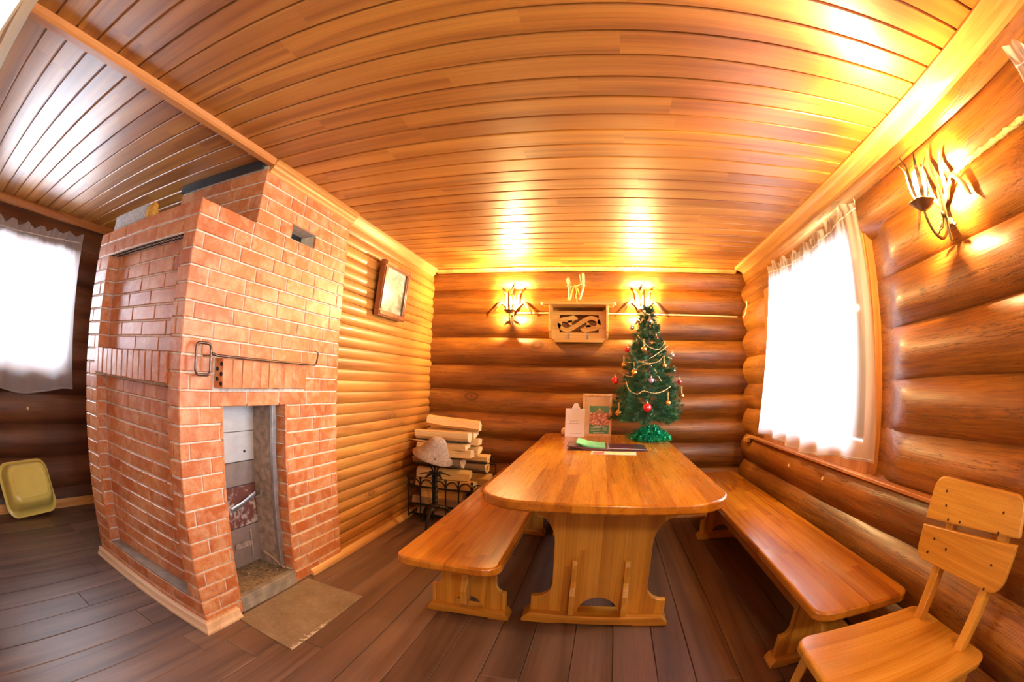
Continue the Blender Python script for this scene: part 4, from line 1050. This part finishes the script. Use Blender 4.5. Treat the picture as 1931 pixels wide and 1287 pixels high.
obj('backing', MB().box((X0 + 0.01, 3.872, Z0 + 0.01), (X1 - 0.01, 3.878, Z1 - 0.01)).xform(mt), 'beige', mf)
hd = MB()
for i in range(11): hd.box((-0.092 + 0.013 * i, 3.8705, ZT + 0.297), (-0.092 + 0.013 * i + 0.010, 3.8722, ZT + 0.302))
obj('heading', hd.xform(mt), 'yellow_print', mf)
cz0, cz1, cx0, cx1 = ZT + 0.024, ZT + 0.262, -0.090, 0.080
card = obj('menu_card', MB().box((cx0, 3.8685, cz0), (cx1, 3.8715, cz1)).xform(mt), 'green_print', mf)
obj('food_photo', MB().box((cx0 + 0.002, 3.8675, ZT + 0.098), (cx1 - 0.002, 3.8687, ZT + 0.205)).xform(mt), 'pastry', card)
em = MB().prism([(-0.018, ZT + 0.228), (0.006, ZT + 0.228), (0.010, ZT + 0.240), (0.000, ZT + 0.238), (-0.006, ZT + 0.254), (-0.012, ZT + 0.238), (-0.022, ZT + 0.240)], 3.8675, 3.8687, XZ)
for i in range(8): em.box((-0.036 + 0.0078 * i, 3.8675, ZT + 0.214), (-0.036 + 0.0078 * i + 0.0058, 3.8687, ZT + 0.224))
obj('emblem', em.xform(mt), 'gold_print', card)
tl = MB(); tl.box((-0.045, 3.8675, ZT + 0.083), (0.035, 3.8687, ZT + 0.088))
for r_ in range(3):
    z = ZT + 0.072 - 0.012 * r_
    for i in range(7): tl.box((-0.075 + 0.012 * i, 3.8675, z), (-0.075 + 0.012 * i + 0.0095, 3.8687, z + 0.0035))
    for i in range(3): tl.box((0.025 + 0.012 * i, 3.8675, z), (0.025 + 0.012 * i + 0.0095, 3.8687, z + 0.0035))
tl.box((-0.055, 3.8675, ZT + 0.029), (0.040, 3.8687, ZT + 0.035))
obj('menu_lines', tl.xform(mt), 'white_print', card)
tag(obj('wooden_knob', MB().sphere((-0.302, 3.865, ZT + 0.036), 0.038, 16, 12, (0.75, 0.9, 0.95)), 'peg', smooth=180), 'pale rounded object half hidden behind the clipboard', 'ornament')
# open menu binder
bd = thing('menu_binder', 'open dark maroon menu binder with green pages lying on the tabletop', 'menu', (0.09, 3.2, ZT))
obj('cover', MB().prism([(-0.215, ZT + 0.001), (0.06, ZT + 0.001), (0.335, ZT + 0.001), (0.335, ZT + 0.005), (0.075, ZT + 0.012), (0.045, ZT + 0.012), (-0.215, ZT + 0.030), (-0.220, ZT + 0.026), (-0.19, ZT + 0.020), (-0.10, ZT + 0.008), (-0.205, ZT + 0.004)], 3.03, 3.32, XZ), 'maroon', bd, bevel=0.001, seg=1)
obj('page_stack', MB().prism([(0.075, ZT + 0.0122), (0.33, ZT + 0.0062), (0.33, ZT + 0.0095), (0.20, ZT + 0.016), (0.075, ZT + 0.0165)], 3.04, 3.31, XZ), 'maroon', bd)
obj('plastic_sleeve', MB().prism([(0.07, ZT + 0.0168), (0.20, ZT + 0.0165), (0.332, ZT + 0.0098), (0.332, ZT + 0.0102), (0.20, ZT + 0.0170), (0.07, ZT + 0.0173)], 3.035, 3.045, XZ), 'white', bd)
obj('green_pages', MB().prism([(0.045, ZT + 0.0125), (0.045, ZT + 0.022), (-0.02, ZT + 0.024), (-0.09, ZT + 0.034), (-0.155, ZT + 0.052), (-0.158, ZT + 0.048), (-0.10, ZT + 0.0275), (-0.15, ZT + 0.0300), (-0.05, ZT + 0.019)], 3.06, 3.33, XZ), 'green_page', bd)
obj('binder_ring', MB().tube([(0.062, 3.035, ZT + 0.013), (0.062, 3.05, ZT + 0.030), (0.062, 3.30, ZT + 0.030), (0.062, 3.315, ZT + 0.013)], 0.003, 6), 'steel', bd)
fl = thing('leaflet', 'beige printed leaflet lying on the table in front of the binder', 'leaflet', (0.11, 2.93, ZT))
ob = obj('paper', MB().prism([(-0.052, 2.885), (0.245, 2.865), (0.250, 3.005), (-0.045, 3.01)], ZT + 0.0005, ZT + 0.002, XY), 'beige', fl)
obj('red_print', MB().prism([(-0.040, 2.90), (0.035, 2.896), (0.038, 2.985), (-0.036, 2.988)], ZT + 0.0021, ZT + 0.0024, XY), 'red_print', fl)
obj('picture_print', MB().prism([(0.060, 2.893), (0.225, 2.883), (0.228, 2.985), (0.064, 2.990)], ZT + 0.0021, ZT + 0.0024, XY), 'yellow_print', fl)

# ------------------------------------------------------------------ small artificial fir
TX, TY = 0.385, 3.66
tr = thing('christmas_tree', 'small green artificial fir with baubles and bead chains, standing on the table', 'tree', (TX, TY, ZT))
obj('trunk', MB().tube([(TX, TY, ZT + 0.001), (TX, TY, 1.3), (TX, TY, 1.84)], [0.016, 0.012, 0.004], 8), 'bark', tr, smooth=60)
rg = random.Random(21)
fo = MB(); stems = MB()
def needle(b, p, d, l, wd):
    d = d.normalized(); s = d.cross(Vector((rg.uniform(-1, 1), rg.uniform(-1, 1), rg.uniform(-1, 1))))
    if s.length < 1e-4: return
    s = s.normalized() * wd; q = p + d * l
    b.add([p - s, p + s, q + s * 0.4, q - s * 0.4], [(0, 1, 2, 3)])
zb, zt_ = 0.92, 1.86
for i in range(470):
    t = (i + rg.random()) / 470
    t = t ** 1.25
    z = zb + (zt_ - zb) * t
    Rr = 0.262 * (1 - t) ** 0.85 + 0.018
    a = i * 2.39996 + rg.uniform(-0.3, 0.3)
    rr = Rr * rg.uniform(0.72, 1.06) if rg.random() > 0.15 else Rr * 1.14
    droop = 0.30 - 0.55 * (1 - t) * rg.uniform(0.4, 1.0)
    tip = Vector((TX + rr * math.cos(a), TY + rr * math.sin(a), z + rr * (0.15 + droop * 0.25) + rg.uniform(-0.02, 0.02)))
    base = Vector((TX, TY, z + 0.02)); mid = (base + tip) / 2 + Vector((0, 0, -0.01 + 0.02 * rg.random()))
    P = smoothp([base, mid, tip], 5); n = len(P)
    stems.tube([tuple(p) for p in P[::2]] + ([] if n % 2 else [tuple(P[-1])]), 0.0016, 3, cap=False)
    ln = (tip - base).length; cnt = int(24 + 300 * ln)
    for k in range(cnt):
        u = (0.30 + 0.70 * math.sqrt(rg.random())) * (n - 1); j = min(int(u), n - 2); p = P[j].lerp(P[j + 1], u - j)
        dr = (P[j + 1] - P[j]).normalized()
        sd = Vector((rg.gauss(0, 1), rg.gauss(0, 1), rg.gauss(0, 1))); sd = (sd - dr * sd.dot(dr)).normalized()
        needle(fo, p, dr * rg.uniform(0.5, 1.0) + sd * 0.8, rg.uniform(0.022, 0.036), 0.0018)
    for k in range(6):
        needle(fo, tip, (tip - mid).normalized() + Vector((rg.gauss(0, .4), rg.gauss(0, .4), rg.gauss(0, .4))), 0.028, 0.0013)
obj('needles', fo, 'needle', tr, fix=False)
obj('branch_wires', stems, 'needle', tr)
# tinsel wound round the stand
tn = thing('tinsel', 'glittering green tinsel heap round the foot of the fir', 'tinsel', (0.41, 3.63, ZT))
ts = MB()
for i in range(4200):
    a = rg.uniform(0, 6.283)
    r = 0.150 * math.sqrt(rg.random()); h = 0.125 * (1 - (r / 0.165) ** 2) * rg.uniform(0.25, 1.0)
    off = Vector((0.42 + r * math.cos(a), 3.62 + r * math.sin(a), ZT + 0.004 + h))
    needle(ts, off, Vector((math.cos(a) + rg.gauss(0, .8), math.sin(a) + rg.gauss(0, .8), rg.gauss(0.15, .6))), rg.uniform(0.014, 0.034), 0.0024)
ts.v = [(x, y, max(z, ZT + 0.0015)) for x, y, z in ts.v]
obj('strands', ts, 'tinsel', tn, fix=False)
tl_ = MB()
for i in range(700):
    a = rg.uniform(0, 6.283); r = 0.09 * math.sqrt(rg.random()); h = 0.10 * rg.random()
    needle(tl_, Vector((0.30 + r * math.cos(a), 3.70 + 0.6 * r * math.sin(a), ZT + 0.004 + h * (1 - r / 0.12))), Vector((rg.gauss(0, 1), rg.gauss(0, 1), rg.gauss(0.1, .5))), rg.uniform(0.015, 0.03), 0.0015)
tl_.v = [(x, y, max(z, ZT + 0.0015)) for x, y, z in tl_.v]
obj('dark_strands', tl_, 'needle', tn, fix=False)
obj('core', MB().lathe([(0.07, 0.0), (0.065, 0.02), (0.04, 0.05), (0.02, 0.08), (0.012, 0.12)], (0.405, 3.635, ZT), 16), 'needle', tn, smooth=180)

BALL = [('red', 0.435, 3.575, 1.606, 0.021, 'red bauble high on the right of the fir'), ('red', 0.205, 3.640, 1.518, 0.023, 'red bauble on the upper left edge of the fir'),
        ('gold', 0.334, 3.540, 1.516, 0.025, 'large gold bauble at the upper middle of the fir'), ('gold', 0.180, 3.640, 1.395, 0.021, 'gold bauble at the left edge below the upper red one'),
        ('gold', 0.258, 3.525, 1.333, 0.025, 'gold bauble left of the pale one at mid height of the fir'), ('gold', 0.496, 3.530, 1.389, 0.022, 'matt gold bauble on the right side at mid height of the fir'),
        ('lilac', 0.384, 3.455, 1.273, 0.022, 'pale lilac bauble hanging in the middle of the fir'), ('red', 0.112, 3.640, 1.269, 0.030, 'red bauble sticking out at the far left of the fir'),
        ('red', 0.353, 3.400, 1.068, 0.035, 'largest red bauble, low in the middle of the fir'), ('gold', 0.145, 3.545, 1.018, 0.027, 'gold bauble hanging lowest, at the bottom left of the fir'),
        ('gold', 0.520, 3.452, 1.102, 0.024, 'gold bauble near the bottom right of the fir'), ('gold', 0.655, 3.600, 1.152, 0.022, 'gold bauble hanging free at the far right of the fir'),
        ('silver', 0.572, 3.605, 1.476, 0.018, 'silver bauble on the upper right edge of the fir'), ('silver', 0.585, 3.605, 1.353, 0.015, 'small silver bauble on the right edge at mid height of the fir'),
        ('silver', 0.244, 3.640, 1.696, 0.020, 'silver bauble on the left near the treetop'), ('silver', 0.385, 3.590, 1.746, 0.019, 'silver bauble just under the treetop'),
        ('red', 0.636, 3.600, 1.265, 0.018, 'small dark red bauble on the right edge of the fir')]
for i, (c, x, y, z, r, lab) in enumerate(BALL):
    o = thing('bauble', lab, 'bauble', (x, y, z), 'baubles on the fir')
    obj('ball', MB().sphere((x, y, z), r, 20, 14), c + '_ball', o, smooth=180)
    obj('cap', MB().tube([(x, y, z + r * 0.96), (x, y, z + r + 0.006)], r * 0.26, 8), 'bead', o)
    h = 0.055 if c == 'gold' else 0.022
    obj('hanger', MB().tube([(x - 0.003, y, z + r + 0.004), (x - 0.005, y + 0.006, z + r + h), (x + 0.003, y + 0.006, z + r + h), (x + 0.003, y, z + r + 0.004)], 0.0022 if c == 'gold' else 0.001, 5), 'ribbon', o)
CH = [('topmost gold bead chain, hanging in a loop across the upper fir', [[0.29, 3.635, 1.633], [0.332, 3.562, 1.569], [0.385, 3.535, 1.527], [0.457, 3.557, 1.518], [0.516, 3.620, 1.584]]),
      ('gold bead chain with knots crossing the fir below the topmost one', [[0.222, 3.645, 1.528], [0.255, 3.605, 1.462], [0.302, 3.530, 1.418], [0.383, 3.512, 1.445], [0.472, 3.564, 1.503], [0.537, 3.614, 1.549]]),
      ('gold bead chain lying almost level across the middle of the fir', [[0.19, 3.645, 1.412], [0.302, 3.525, 1.413], [0.382, 3.497, 1.402], [0.454, 3.522, 1.424], [0.498, 3.570, 1.463], [0.570, 3.609, 1.445]]),
      ('gold bead chain forming a loop on the left and a drop on the right', [[0.145, 3.640, 1.346], [0.210, 3.600, 1.304], [0.252, 3.528, 1.310], [0.289, 3.524, 1.377], [0.382, 3.494, 1.390], [0.464, 3.478, 1.271]]),
      ('lowest gold bead chain, swinging in two loops across the fir', [[0.196, 3.640, 1.291], [0.218, 3.520, 1.202], [0.275, 3.460, 1.167], [0.327, 3.446, 1.191], [0.407, 3.435, 1.175], [0.484, 3.462, 1.192], [0.546, 3.520, 1.225]])]
for lab, pts in CH:
    P = smoothp(pts, 14); b = MB(); acc = 0; last = P[0]
    b.tube(P, 0.0013, 4)
    for p in P:
        if (p - last).length >= 0.0085:
            b.sphere(p, 0.0052, 6, 4); last = p
    tag(obj('bead_chain', b, 'bead', smooth=180), lab, 'garland', 'bead chains on the fir')
gl = thing('gold_leaf_spray', 'gold glitter leaf spray on the top of the fir, before the sconce', 'ornament', (0.36, 3.62, 1.78))
for k, (ax_, az) in enumerate(((-0.10, 0.02), (-0.07, -0.05), (0.07, 0.03), (0.09, -0.04), (-0.05, 0.05), (0.05, -0.09))):
    b = MB(); leafstrip(b, [(0.375, 3.635, 1.775), (0.375 + ax_ * 0.5, 3.61, 1.775 + az * 0.5 + 0.02), (0.375 + ax_, 3.60, 1.775 + az)], [0.006, 0.024, 0.003], (0.2, 0.3, 1), 0.001)
    obj('leaf', b, 'ribbon', gl, smooth=60)

# ------------------------------------------------------------------ firewood in its rack
def firewood(x0, x1, yc, zc, w_, h_, kind, mat, label, tilt=0.0, yaw=0.0, bark=None, seed=0, roll=0.0):
    rg = random.Random(seed * 7 + 3)
    root = thing('firewood_log', label, 'firewood', ((x0 + x1) / 2, yc, zc), 'split firewood in the rack')
    a, c = w_ / 2, h_ / 2
    if kind == 'half': sec = [(-a, c * 0.85), (-a * 0.3, c), (a * 0.6, c * 0.9), (a, c * 0.6)] + [(a * math.cos(R(t)), -c + c * 1.4 * (1 + math.sin(R(t))) * 0.9) for t in (-20, -50, -80, -100, -130, -160)]
    elif kind == 'wedge': sec = [(-a, -c), (a * 0.5, -c * 0.9), (a, -c * 0.2), (a * 0.85, c * 0.55), (-a * 0.2, c), (-a * 0.8, c * 0.3)]
    elif kind == 'slab': sec = [(-a, -c), (a, -c * 0.8), (a * 0.95, c * 0.7), (0, c), (-a * 0.95, c * 0.85)]
    else: sec = [(a * math.cos(R(t + 10)), c * math.sin(R(t + 10))) for t in range(0, 360, 36)]
    if kind == 'hex': sec = [(-a, -c * 0.5), (-a * 0.2, -c), (a * 0.9, -c * 0.7), (a, c * 0.35), (a * 0.2, c), (-a * 0.75, c * 0.75)]
    L = (x1 - x0) / 2; m = 9; n = len(sec); vs = []
    for i in range(m + 1):
        x = -L + 2 * L * i / m
        for k, (u, v) in enumerate(sec):
            q = 0.07 * h_ * mnoise.noise((x * 5, k * 2.1, seed * 1.7))
            vs.append((x + (rg.uniform(-0.006, 0.006) if i in (0, m) else 0), u + q, v + q))
    fs = [(i * n + k, i * n + (k + 1) % n, (i + 1) * n + (k + 1) % n, (i + 1) * n + k) for i in range(m) for k in range(n)]
    mtx = Matrix.Translation(((x0 + x1) / 2, yc, zc)) @ Matrix.Rotation(R(yaw), 4, 'Z') @ Matrix.Rotation(R(tilt), 4, 'Y') @ Matrix.Rotation(R(roll), 4, 'X')
    caps = [tuple(range(n))[::-1], tuple(range(m * n, (m + 1) * n))]
    wood_o = obj('wood', MB().add(vs, fs + caps).xform(mtx), mat, root, smooth=25)
    for sd, base in ((-1, 0), (1, m * n)):
        ring = [Vector(vs[base + k]) for k in range(n)]; cen = sum(ring, Vector()) / n
        obj('cut_end', MB().add([tuple(cen + (p - cen) * 0.96 + Vector((sd * 0.0012, 0, 0))) for p in ring], [tuple(range(n))]).xform(mtx), 'end_grain', root)
    if bark:
        bk = MB(); ks = bark
        pv = []
        for i in range(m + 1):
            cen = Vector((vs[i * n][0], 0, 0))
            for k in ks:
                p = Vector(vs[i * n + k]); d = Vector((0, p.y, p.z)).normalized()
                pv.append(tuple(p + d * (0.004 + 0.004 * mnoise.noise((i * 1.3, k * 3.0, seed)))))
        q = len(ks)
        bk.add(pv, [(i * q + k, i * q + k + 1, (i + 1) * q + k + 1, (i + 1) * q + k) for i in range(m) for k in range(q - 1)])
        obj('bark', bk.xform(mtx), 'bark', root, smooth=40, solid=0.006)
    return root
S_, G_, W_ = 'split', 'split_gold', 'split_grey'
FW = [  # front row, bottom to top
 (-1.55, -1.10, 3.675, 0.085, 0.13, 0.075, 'wedge', W_, 'grey split log lowest in the pile, just above the rack floor', 0, 0, None),
 (-1.57, -1.12, 3.680, 0.165, 0.15, 0.070, 'slab', W_, 'weathered grey log second from the bottom, behind the fence rails', 0, 1, None),
 (-1.52, -1.13, 3.675, 0.248, 0.14, 0.080, 'wedge', G_, 'golden split log behind the arches of the rack fence', 0, 0, None),
 (-1.54, -1.02, 3.680, 0.335, 0.15, 0.080, 'slab', G_, 'long golden log right behind the ball tips of the fence', 0, 0, None),
 (-1.56, -1.10, 3.675, 0.430, 0.14, 0.090, 'wedge', S_, 'yellow split log under the bark-covered log', 0, 0, None),
 (-1.57, -1.12, 3.680, 0.525, 0.15, 0.090, 'half', W_, 'dark log with bark along its whole front, behind the hat', 0, 0, [4, 5, 6, 7, 8, 9]),
 (-1.55, -1.08, 3.675, 0.612, 0.15, 0.075, 'slab', S_, 'broad pale log at the height of the hat', 0, 1, None),
 (-1.53, -1.07, 3.680, 0.678, 0.14, 0.045, 'slab', S_, 'thin pale slab under the second log from the top', 0, -1, None),
 (-1.56, -1.085, 3.690, 0.752, 0.16, 0.095, 'half', S_, 'pale half log with a bark underside, second from the top', 0, 0, [4, 5, 6, 7, 8]),
 # back row
 (-1.50, -1.00, 3.880, 0.085, 0.15, 0.080, 'round', W_, 'round grey log at the bottom of the back row', 0, 0, None),
 (-1.52, -0.99, 3.885, 0.175, 0.16, 0.085, 'wedge', W_, 'grey wedge second from the bottom of the back row', 0, 0, None),
 (-1.50, -0.98, 3.880, 0.265, 0.15, 0.085, 'slab', G_, 'golden slab low in the back row', 0, 0, None),
 (-1.52, -0.965, 3.880, 0.360, 0.16, 0.100, 'wedge', G_, 'golden wedge whose end sticks out to the right above the fence', 0, 0, None),
 (-1.50, -0.945, 3.885, 0.460, 0.16, 0.090, 'half', W_, 'dark split log whose bark end sticks out furthest right', 0, 0, [4, 5, 6, 7, 8, 9]),
 (-1.50, -0.975, 3.880, 0.545, 0.15, 0.075, 'half', S_, 'log with a pale cut end and bark, beside the rack corner arch', 0, 0, [4, 5, 6, 7, 8, 9]),
 (-1.52, -1.035, 3.885, 0.622, 0.15, 0.070, 'wedge', S_, 'square-ended pale log sticking out right of the hat', 0, 0, None),
 (-1.54, -1.08, 3.880, 0.695, 0.16, 0.070, 'slab', S_, 'pale slab of the back row under the tilted top log', 0, 0, None),
 (-1.53, -1.07, 3.885, 0.765, 0.15, 0.065, 'slab', S_, 'uppermost level slab of the back row', 0, 0, None),
 (-1.520, -1.045, 3.850, 0.852, 0.135, 0.100, 'hex', S_, 'thick pale log lying tilted on the very top of the pile', 4.5, 2, None)]
for i, a in enumerate(FW):
    x0, x1, yc, zc, w_, h_, kd, mt_, lab, ti, ya, bk = a
    jx = (0.02, -0.025, 0.01, -0.01, 0.03, -0.015)[i % 6] if i not in (8, 18) else 0
    firewood(x0 + jx * 0.6, x1 + jx, yc, zc, w_, h_ * 0.96, kd, mt_, lab, ti, ya + (2.5, -2, 1, -3, 2, -1)[i % 6], bk, seed=i + 1, roll=(4, -6, 8, -3, 5)[i % 5])
tag(obj('splint', MB().tube([(-1.625, 3.64, 0.705), (-1.42, 3.61, 0.700), (-1.30, 3.60, 0.698)], [0.004, 0.008, 0.006], 5), 'split'), 'thin wood splint sticking out to the left of the pile', 'splint')
rk = thing('firewood_rack', 'black wrought iron firewood rack with arched fence and ball tips', 'rack', (-1.25, 3.80, 0))
def fence(p0, p1, n, z0, zl, zu, ztip, foot=True):
    P0, P1 = Vector(p0), Vector(p1); d = (P1 - P0) / n
    for i in range(n + 1):
        p = P0 + d * i
        q = MB().tube([(p.x, p.y, z0), (p.x, p.y, ztip)], 0.0065, 6); q.sphere((p.x, p.y, ztip + 0.008), 0.0125, 10, 8)
        q.tube([(p.x, p.y, zu - 0.012), (p.x, p.y, zu + 0.012)], 0.011, 8)
        obj('post', q, 'iron', rk, smooth=60)
    for z in (zl, zu): obj('rail', MB().tube([tuple(P0 + Vector((0, 0, z))), tuple(P1 + Vector((0, 0, z)))], 0.0075, 6), 'iron', rk, smooth=60)
    for i in range(n):
        a = P0 + d * i; r = d.length / 2 - 0.004; c = a + d / 2; dn = d.normalized()
        obj('arch', MB().tube([tuple(c + dn * (-r * math.cos(R(t))) + Vector((0, 0, zu + (ztip - zu) * 0.05 + r * 1.15 * math.sin(R(t))))) for t in range(0, 181, 15)], 0.0058, 6), 'iron', rk, smooth=60)
fence((-1.600, 3.56, 0), (-0.905, 3.56, 0), 6, 0.0, 0.135, 0.305, 0.372)
fence((-0.905, 3.60, 0), (-0.905, 3.99, 0), 3, 0.0, 0.135, 0.305, 0.372)
obj('back_frame', MB().tube([(-1.58, 4.02, 0.0), (-1.58, 4.02, 0.47), (-0.93, 4.02, 0.47), (-0.93, 4.02, 0.0)], 0.0075, 6).tube([(-0.985 + 0.045 * math.cos(R(t)), 4.02, 0.475 + 0.055 * math.sin(R(t))) for t in range(0, 181, 15)], 0.006, 6), 'iron', rk, smooth=60)
bars = MB()
for y in (3.60, 3.70, 3.80, 3.90, 3.98): bars.tube([(-1.60, y, 0.038), (-0.905, y, 0.038)], 0.007, 6)
for x in (-1.60, -0.905): bars.tube([(x, 3.56, 0.030), (x, 4.02, 0.030)], 0.007, 6)
obj('floor_bars', bars, 'iron', rk)

# ------------------------------------------------------------------ iron stand with a felt hat
SXc, SYc = -1.297, 3.42
stn = thing('iron_stand', 'wrought iron stand with a twisted stem on three legs before the firewood rack', 'stand', (SXc, SYc, 0))
tw_ = MB(); n = 4
path = [(SXc, SYc, 0.20 + 0.26 * i / 30) for i in range(31)]
vs = []; fs = []
for i, p in enumerate(path):
    for k in range(8):
        a = 2 * math.pi * k / 8 + i * 0.30; r = 0.026 if k % 2 == 0 else 0.014
        vs.append((p[0] + r * math.cos(a), p[1] + r * math.sin(a), p[2]))
fs = [(i * 8 + k, i * 8 + (k + 1) % 8, (i + 1) * 8 + (k + 1) % 8, (i + 1) * 8 + k) for i in range(30) for k in range(8)]
obj('twisted_stem', MB().add(vs, fs + [tuple(range(8))[::-1], tuple(range(240, 248))]), 'iron', stn, smooth=50)
obj('hub', MB().lathe([(0.012, 0.165), (0.042, 0.172), (0.046, 0.190), (0.030, 0.206), (0.02, 0.21)], (SXc, SYc, 0), 16), 'iron', stn, smooth=50)
for a in (-95, 35, 150):
    ca, sa = math.cos(R(a)), math.sin(R(a))
    b = MB().tube(smoothp([(SXc + 0.03 * ca, SYc + 0.03 * sa, 0.180), (SXc + 0.09 * ca, SYc + 0.09 * sa, 0.165), (SXc + 0.135 * ca, SYc + 0.135 * sa, 0.10), (SXc + 0.155 * ca, SYc + 0.155 * sa, 0.008)], 5), [0.022] * 6 + [0.019] * 5 + [0.016] * 5, 8, flat=0.6)
    obj('leg', b, 'iron', stn, smooth=60)
pt = MB()
for k in range(6):
    a = R(60 * k + 15); leafstrip(pt, [(SXc, SYc, 0.455), (SXc + 0.07 * math.cos(a), SYc + 0.07 * math.sin(a), 0.468), (SXc + 0.135 * math.cos(a), SYc + 0.135 * math.sin(a), 0.450)], [0.02, 0.045, 0.008], (-math.sin(a), math.cos(a), 0))
obj('leaf_rosette', pt, 'iron', stn, smooth=60)
for k in range(4):
    a = R(90 * k + 20)
    obj('prong', MB().tube(smoothp([(SXc + 0.008 * math.cos(a), SYc + 0.008 * math.sin(a), 0.455), (SXc + 0.03 * math.cos(a), SYc + 0.03 * math.sin(a), 0.52), (SXc + 0.105 * math.cos(a), SYc + 0.105 * math.sin(a), 0.612)], 4), 0.0065, 6), 'iron', stn, smooth=60)
hm = MB()
prof = [(0.003, 0.150), (0.038, 0.150), (0.054, 0.138), (0.076, 0.095), (0.100, 0.045), (0.124, 0.004), (0.158, -0.022), (0.154, -0.027), (0.118, -0.004), (0.094, 0.038), (0.070, 0.088), (0.048, 0.130), (0.003, 0.142)]
hm.lathe(prof, (0, 0, 0), 28, lambda a, i: 0.10 * math.sin(2 * a + 0.6) + 0.035 * math.sin(3 * a + i * 0.3))
hm.xform(Matrix.Translation((SXc - 0.010, SYc - 0.005, 0.632)) @ Matrix.Rotation(R(23), 4, 'Y') @ Matrix.Rotation(R(10), 4, 'X'))
ht = thing('felt_hat', 'grey felt sauna hat hung crooked on the iron stand', 'hat', (SXc, SYc, 0.63))
obj('crown', hm, 'felt', ht, smooth=180)
obj('brim_seam', MB().lathe([(0.122, 0.006), (0.1255, 0.008), (0.1265, 0.003), (0.122, 0.000)], (0, 0, 0), 28, lambda a, i: 0.10 * math.sin(2 * a + 0.6) + 0.035 * math.sin(3 * a + 5 * 0.3)).xform(
    Matrix.Translation((SXc - 0.010, SYc - 0.005, 0.632)) @ Matrix.Rotation(R(23), 4, 'Y') @ Matrix.Rotation(R(10), 4, 'X')), 'felt', ht)

# ------------------------------------------------------------------ yellow basin leaning on the dark log wall
bs = thing('basin', 'yellow plastic washing basin leaning bottom-out against the dark log wall', 'basin', (-3.62, 0.86, 0))
def rloop(hw, hh, r, w_, n=7): return [(u, v, w_) for u, v in rrect(-hw, -hh, hw, hh, r, n)]
lev = [rloop(0.268, 0.208, 0.10, -0.004), rloop(0.270, 0.210, 0.10, 0.005), rloop(0.243, 0.184, 0.085, 0.012), rloop(0.228, 0.166, 0.08, 0.08), rloop(0.208, 0.146, 0.075, 0.160), rloop(0.192, 0.130, 0.07, 0.180), rloop(0.150, 0.095, 0.05, 0.181)]
n = len(lev[0]); vs = [p for l in lev for p in l]
fs = [(i * n + k, i * n + (k + 1) % n, (i + 1) * n + (k + 1) % n, (i + 1) * n + k) for i in range(len(lev) - 1) for k in range(n)] + [tuple(range((len(lev) - 1) * n, len(lev) * n))]
BT = R(28)
bm_ = Matrix(((0, -math.sin(BT), math.cos(BT), -3.772), (1, 0, 0, 0.88), (0, math.cos(BT), math.sin(BT), 0.205), (0, 0, 0, 1))) @ Matrix.Rotation(R(4), 4, 'Z')
obj('bowl', MB().add(vs, fs).xform(bm_), 'basin', bs, smooth=60, solid=0.003)
lev = [rloop(0.176, 0.114, 0.06, 0.1805), rloop(0.172, 0.110, 0.06, 0.1855), rloop(0.164, 0.102, 0.055, 0.1855), rloop(0.160, 0.098, 0.055, 0.1808)]
vs = [p for l in lev for p in l]
obj('foot_ring', MB().add(vs, [(i * n + k, i * n + (k + 1) % n, (i + 1) * n + (k + 1) % n, (i + 1) * n + k) for i in range(3) for k in range(n)]).xform(bm_), 'basin', bs, smooth=60)
obj('mould_mark', MB().tube([(0, 0, 0.1805), (0, 0, 0.1835)], 0.012, 12).xform(bm_), 'basin', bs)

# ------------------------------------------------------------------ cables, pegs, block
jb = MB(); P = smoothp([(1.392, 1.16, 1.955), (1.392, 1.05, 1.985), (1.394, 0.6, 1.987), (1.392, 0.0, 1.984), (1.394, -1.0, 1.986)], 20)
jb.tube(P, 0.011, 8)
for s in (0, 3.14):
    jb.tube([Vector(p) + Vector((0.008 * math.cos(i * 0.9 + s), 0, 0.008 * math.sin(i * 0.9 + s))) for i, p in enumerate(P)], 0.007, 6)
tag(obj('jute_cable', jb, 'jute', smooth=60), 'twisted jute-coloured lamp cable in the log seam beside the right wall sconce', 'cable')
tag(obj('wall_cable', MB().tube(smoothp([(-0.80, 4.150, 1.886), (0.0, 4.148, 1.884), (0.7, 4.150, 1.880), (1.31, 4.148, 1.872)], 8), 0.008, 8), 'peg', smooth=60), 'thin pale cable strip in the back log seam between the sconces and the corner', 'cable')
tag(obj('corner_strip', MB().tube(smoothp([(1.385, 4.06, 2.035), (1.388, 4.06, 1.97), (1.365, 4.055, 1.885), (1.345, 4.055, 1.855)], 5), 0.009, 8), 'peg', smooth=60), 'short pale bent strip in the back right corner of the log walls', 'strip')
bl = thing('wood_block', 'small orange wood block on the log under the far end of the window', 'block', (1.355, 3.90, 0.755))
obj('block', MB().box((1.325, 3.85, 0.738), (1.36, 3.95, 0.775)), 'trim', bl, bevel=0.003)
for y in (3.875, 3.925): obj('drilled_hole', MB().tube([(1.3235, y, 0.757), (1.3255, y, 0.757)], 0.007, 8), 'hole_black', bl)  # flat black discs, the shade of two drill holes put in as colour
def peg(p, n_, lab):
    d = Vector(n_)
    tag(obj('dowel', MB().tube([tuple(Vector(p) - d * 0.02), tuple(Vector(p) + d * 0.006)], 0.013, 12), 'peg', bevel=0.002, seg=1), lab, 'dowel')
peg((1.362, 2.94, 0.680), (-1, 0, 0), 'pale dowel end in the log under the window, the one nearer the back corner')
peg((1.362, 2.40, 0.688), (-1, 0, 0), 'pale dowel end in the log under the window, the one nearer the chair')
peg((-3.882, 0.99, 0.79), (1, 0, 0), 'pale dowel end in the dark left log wall under the curtain')

for o in COL.objects:
    if '_o' in o: del o['_o']
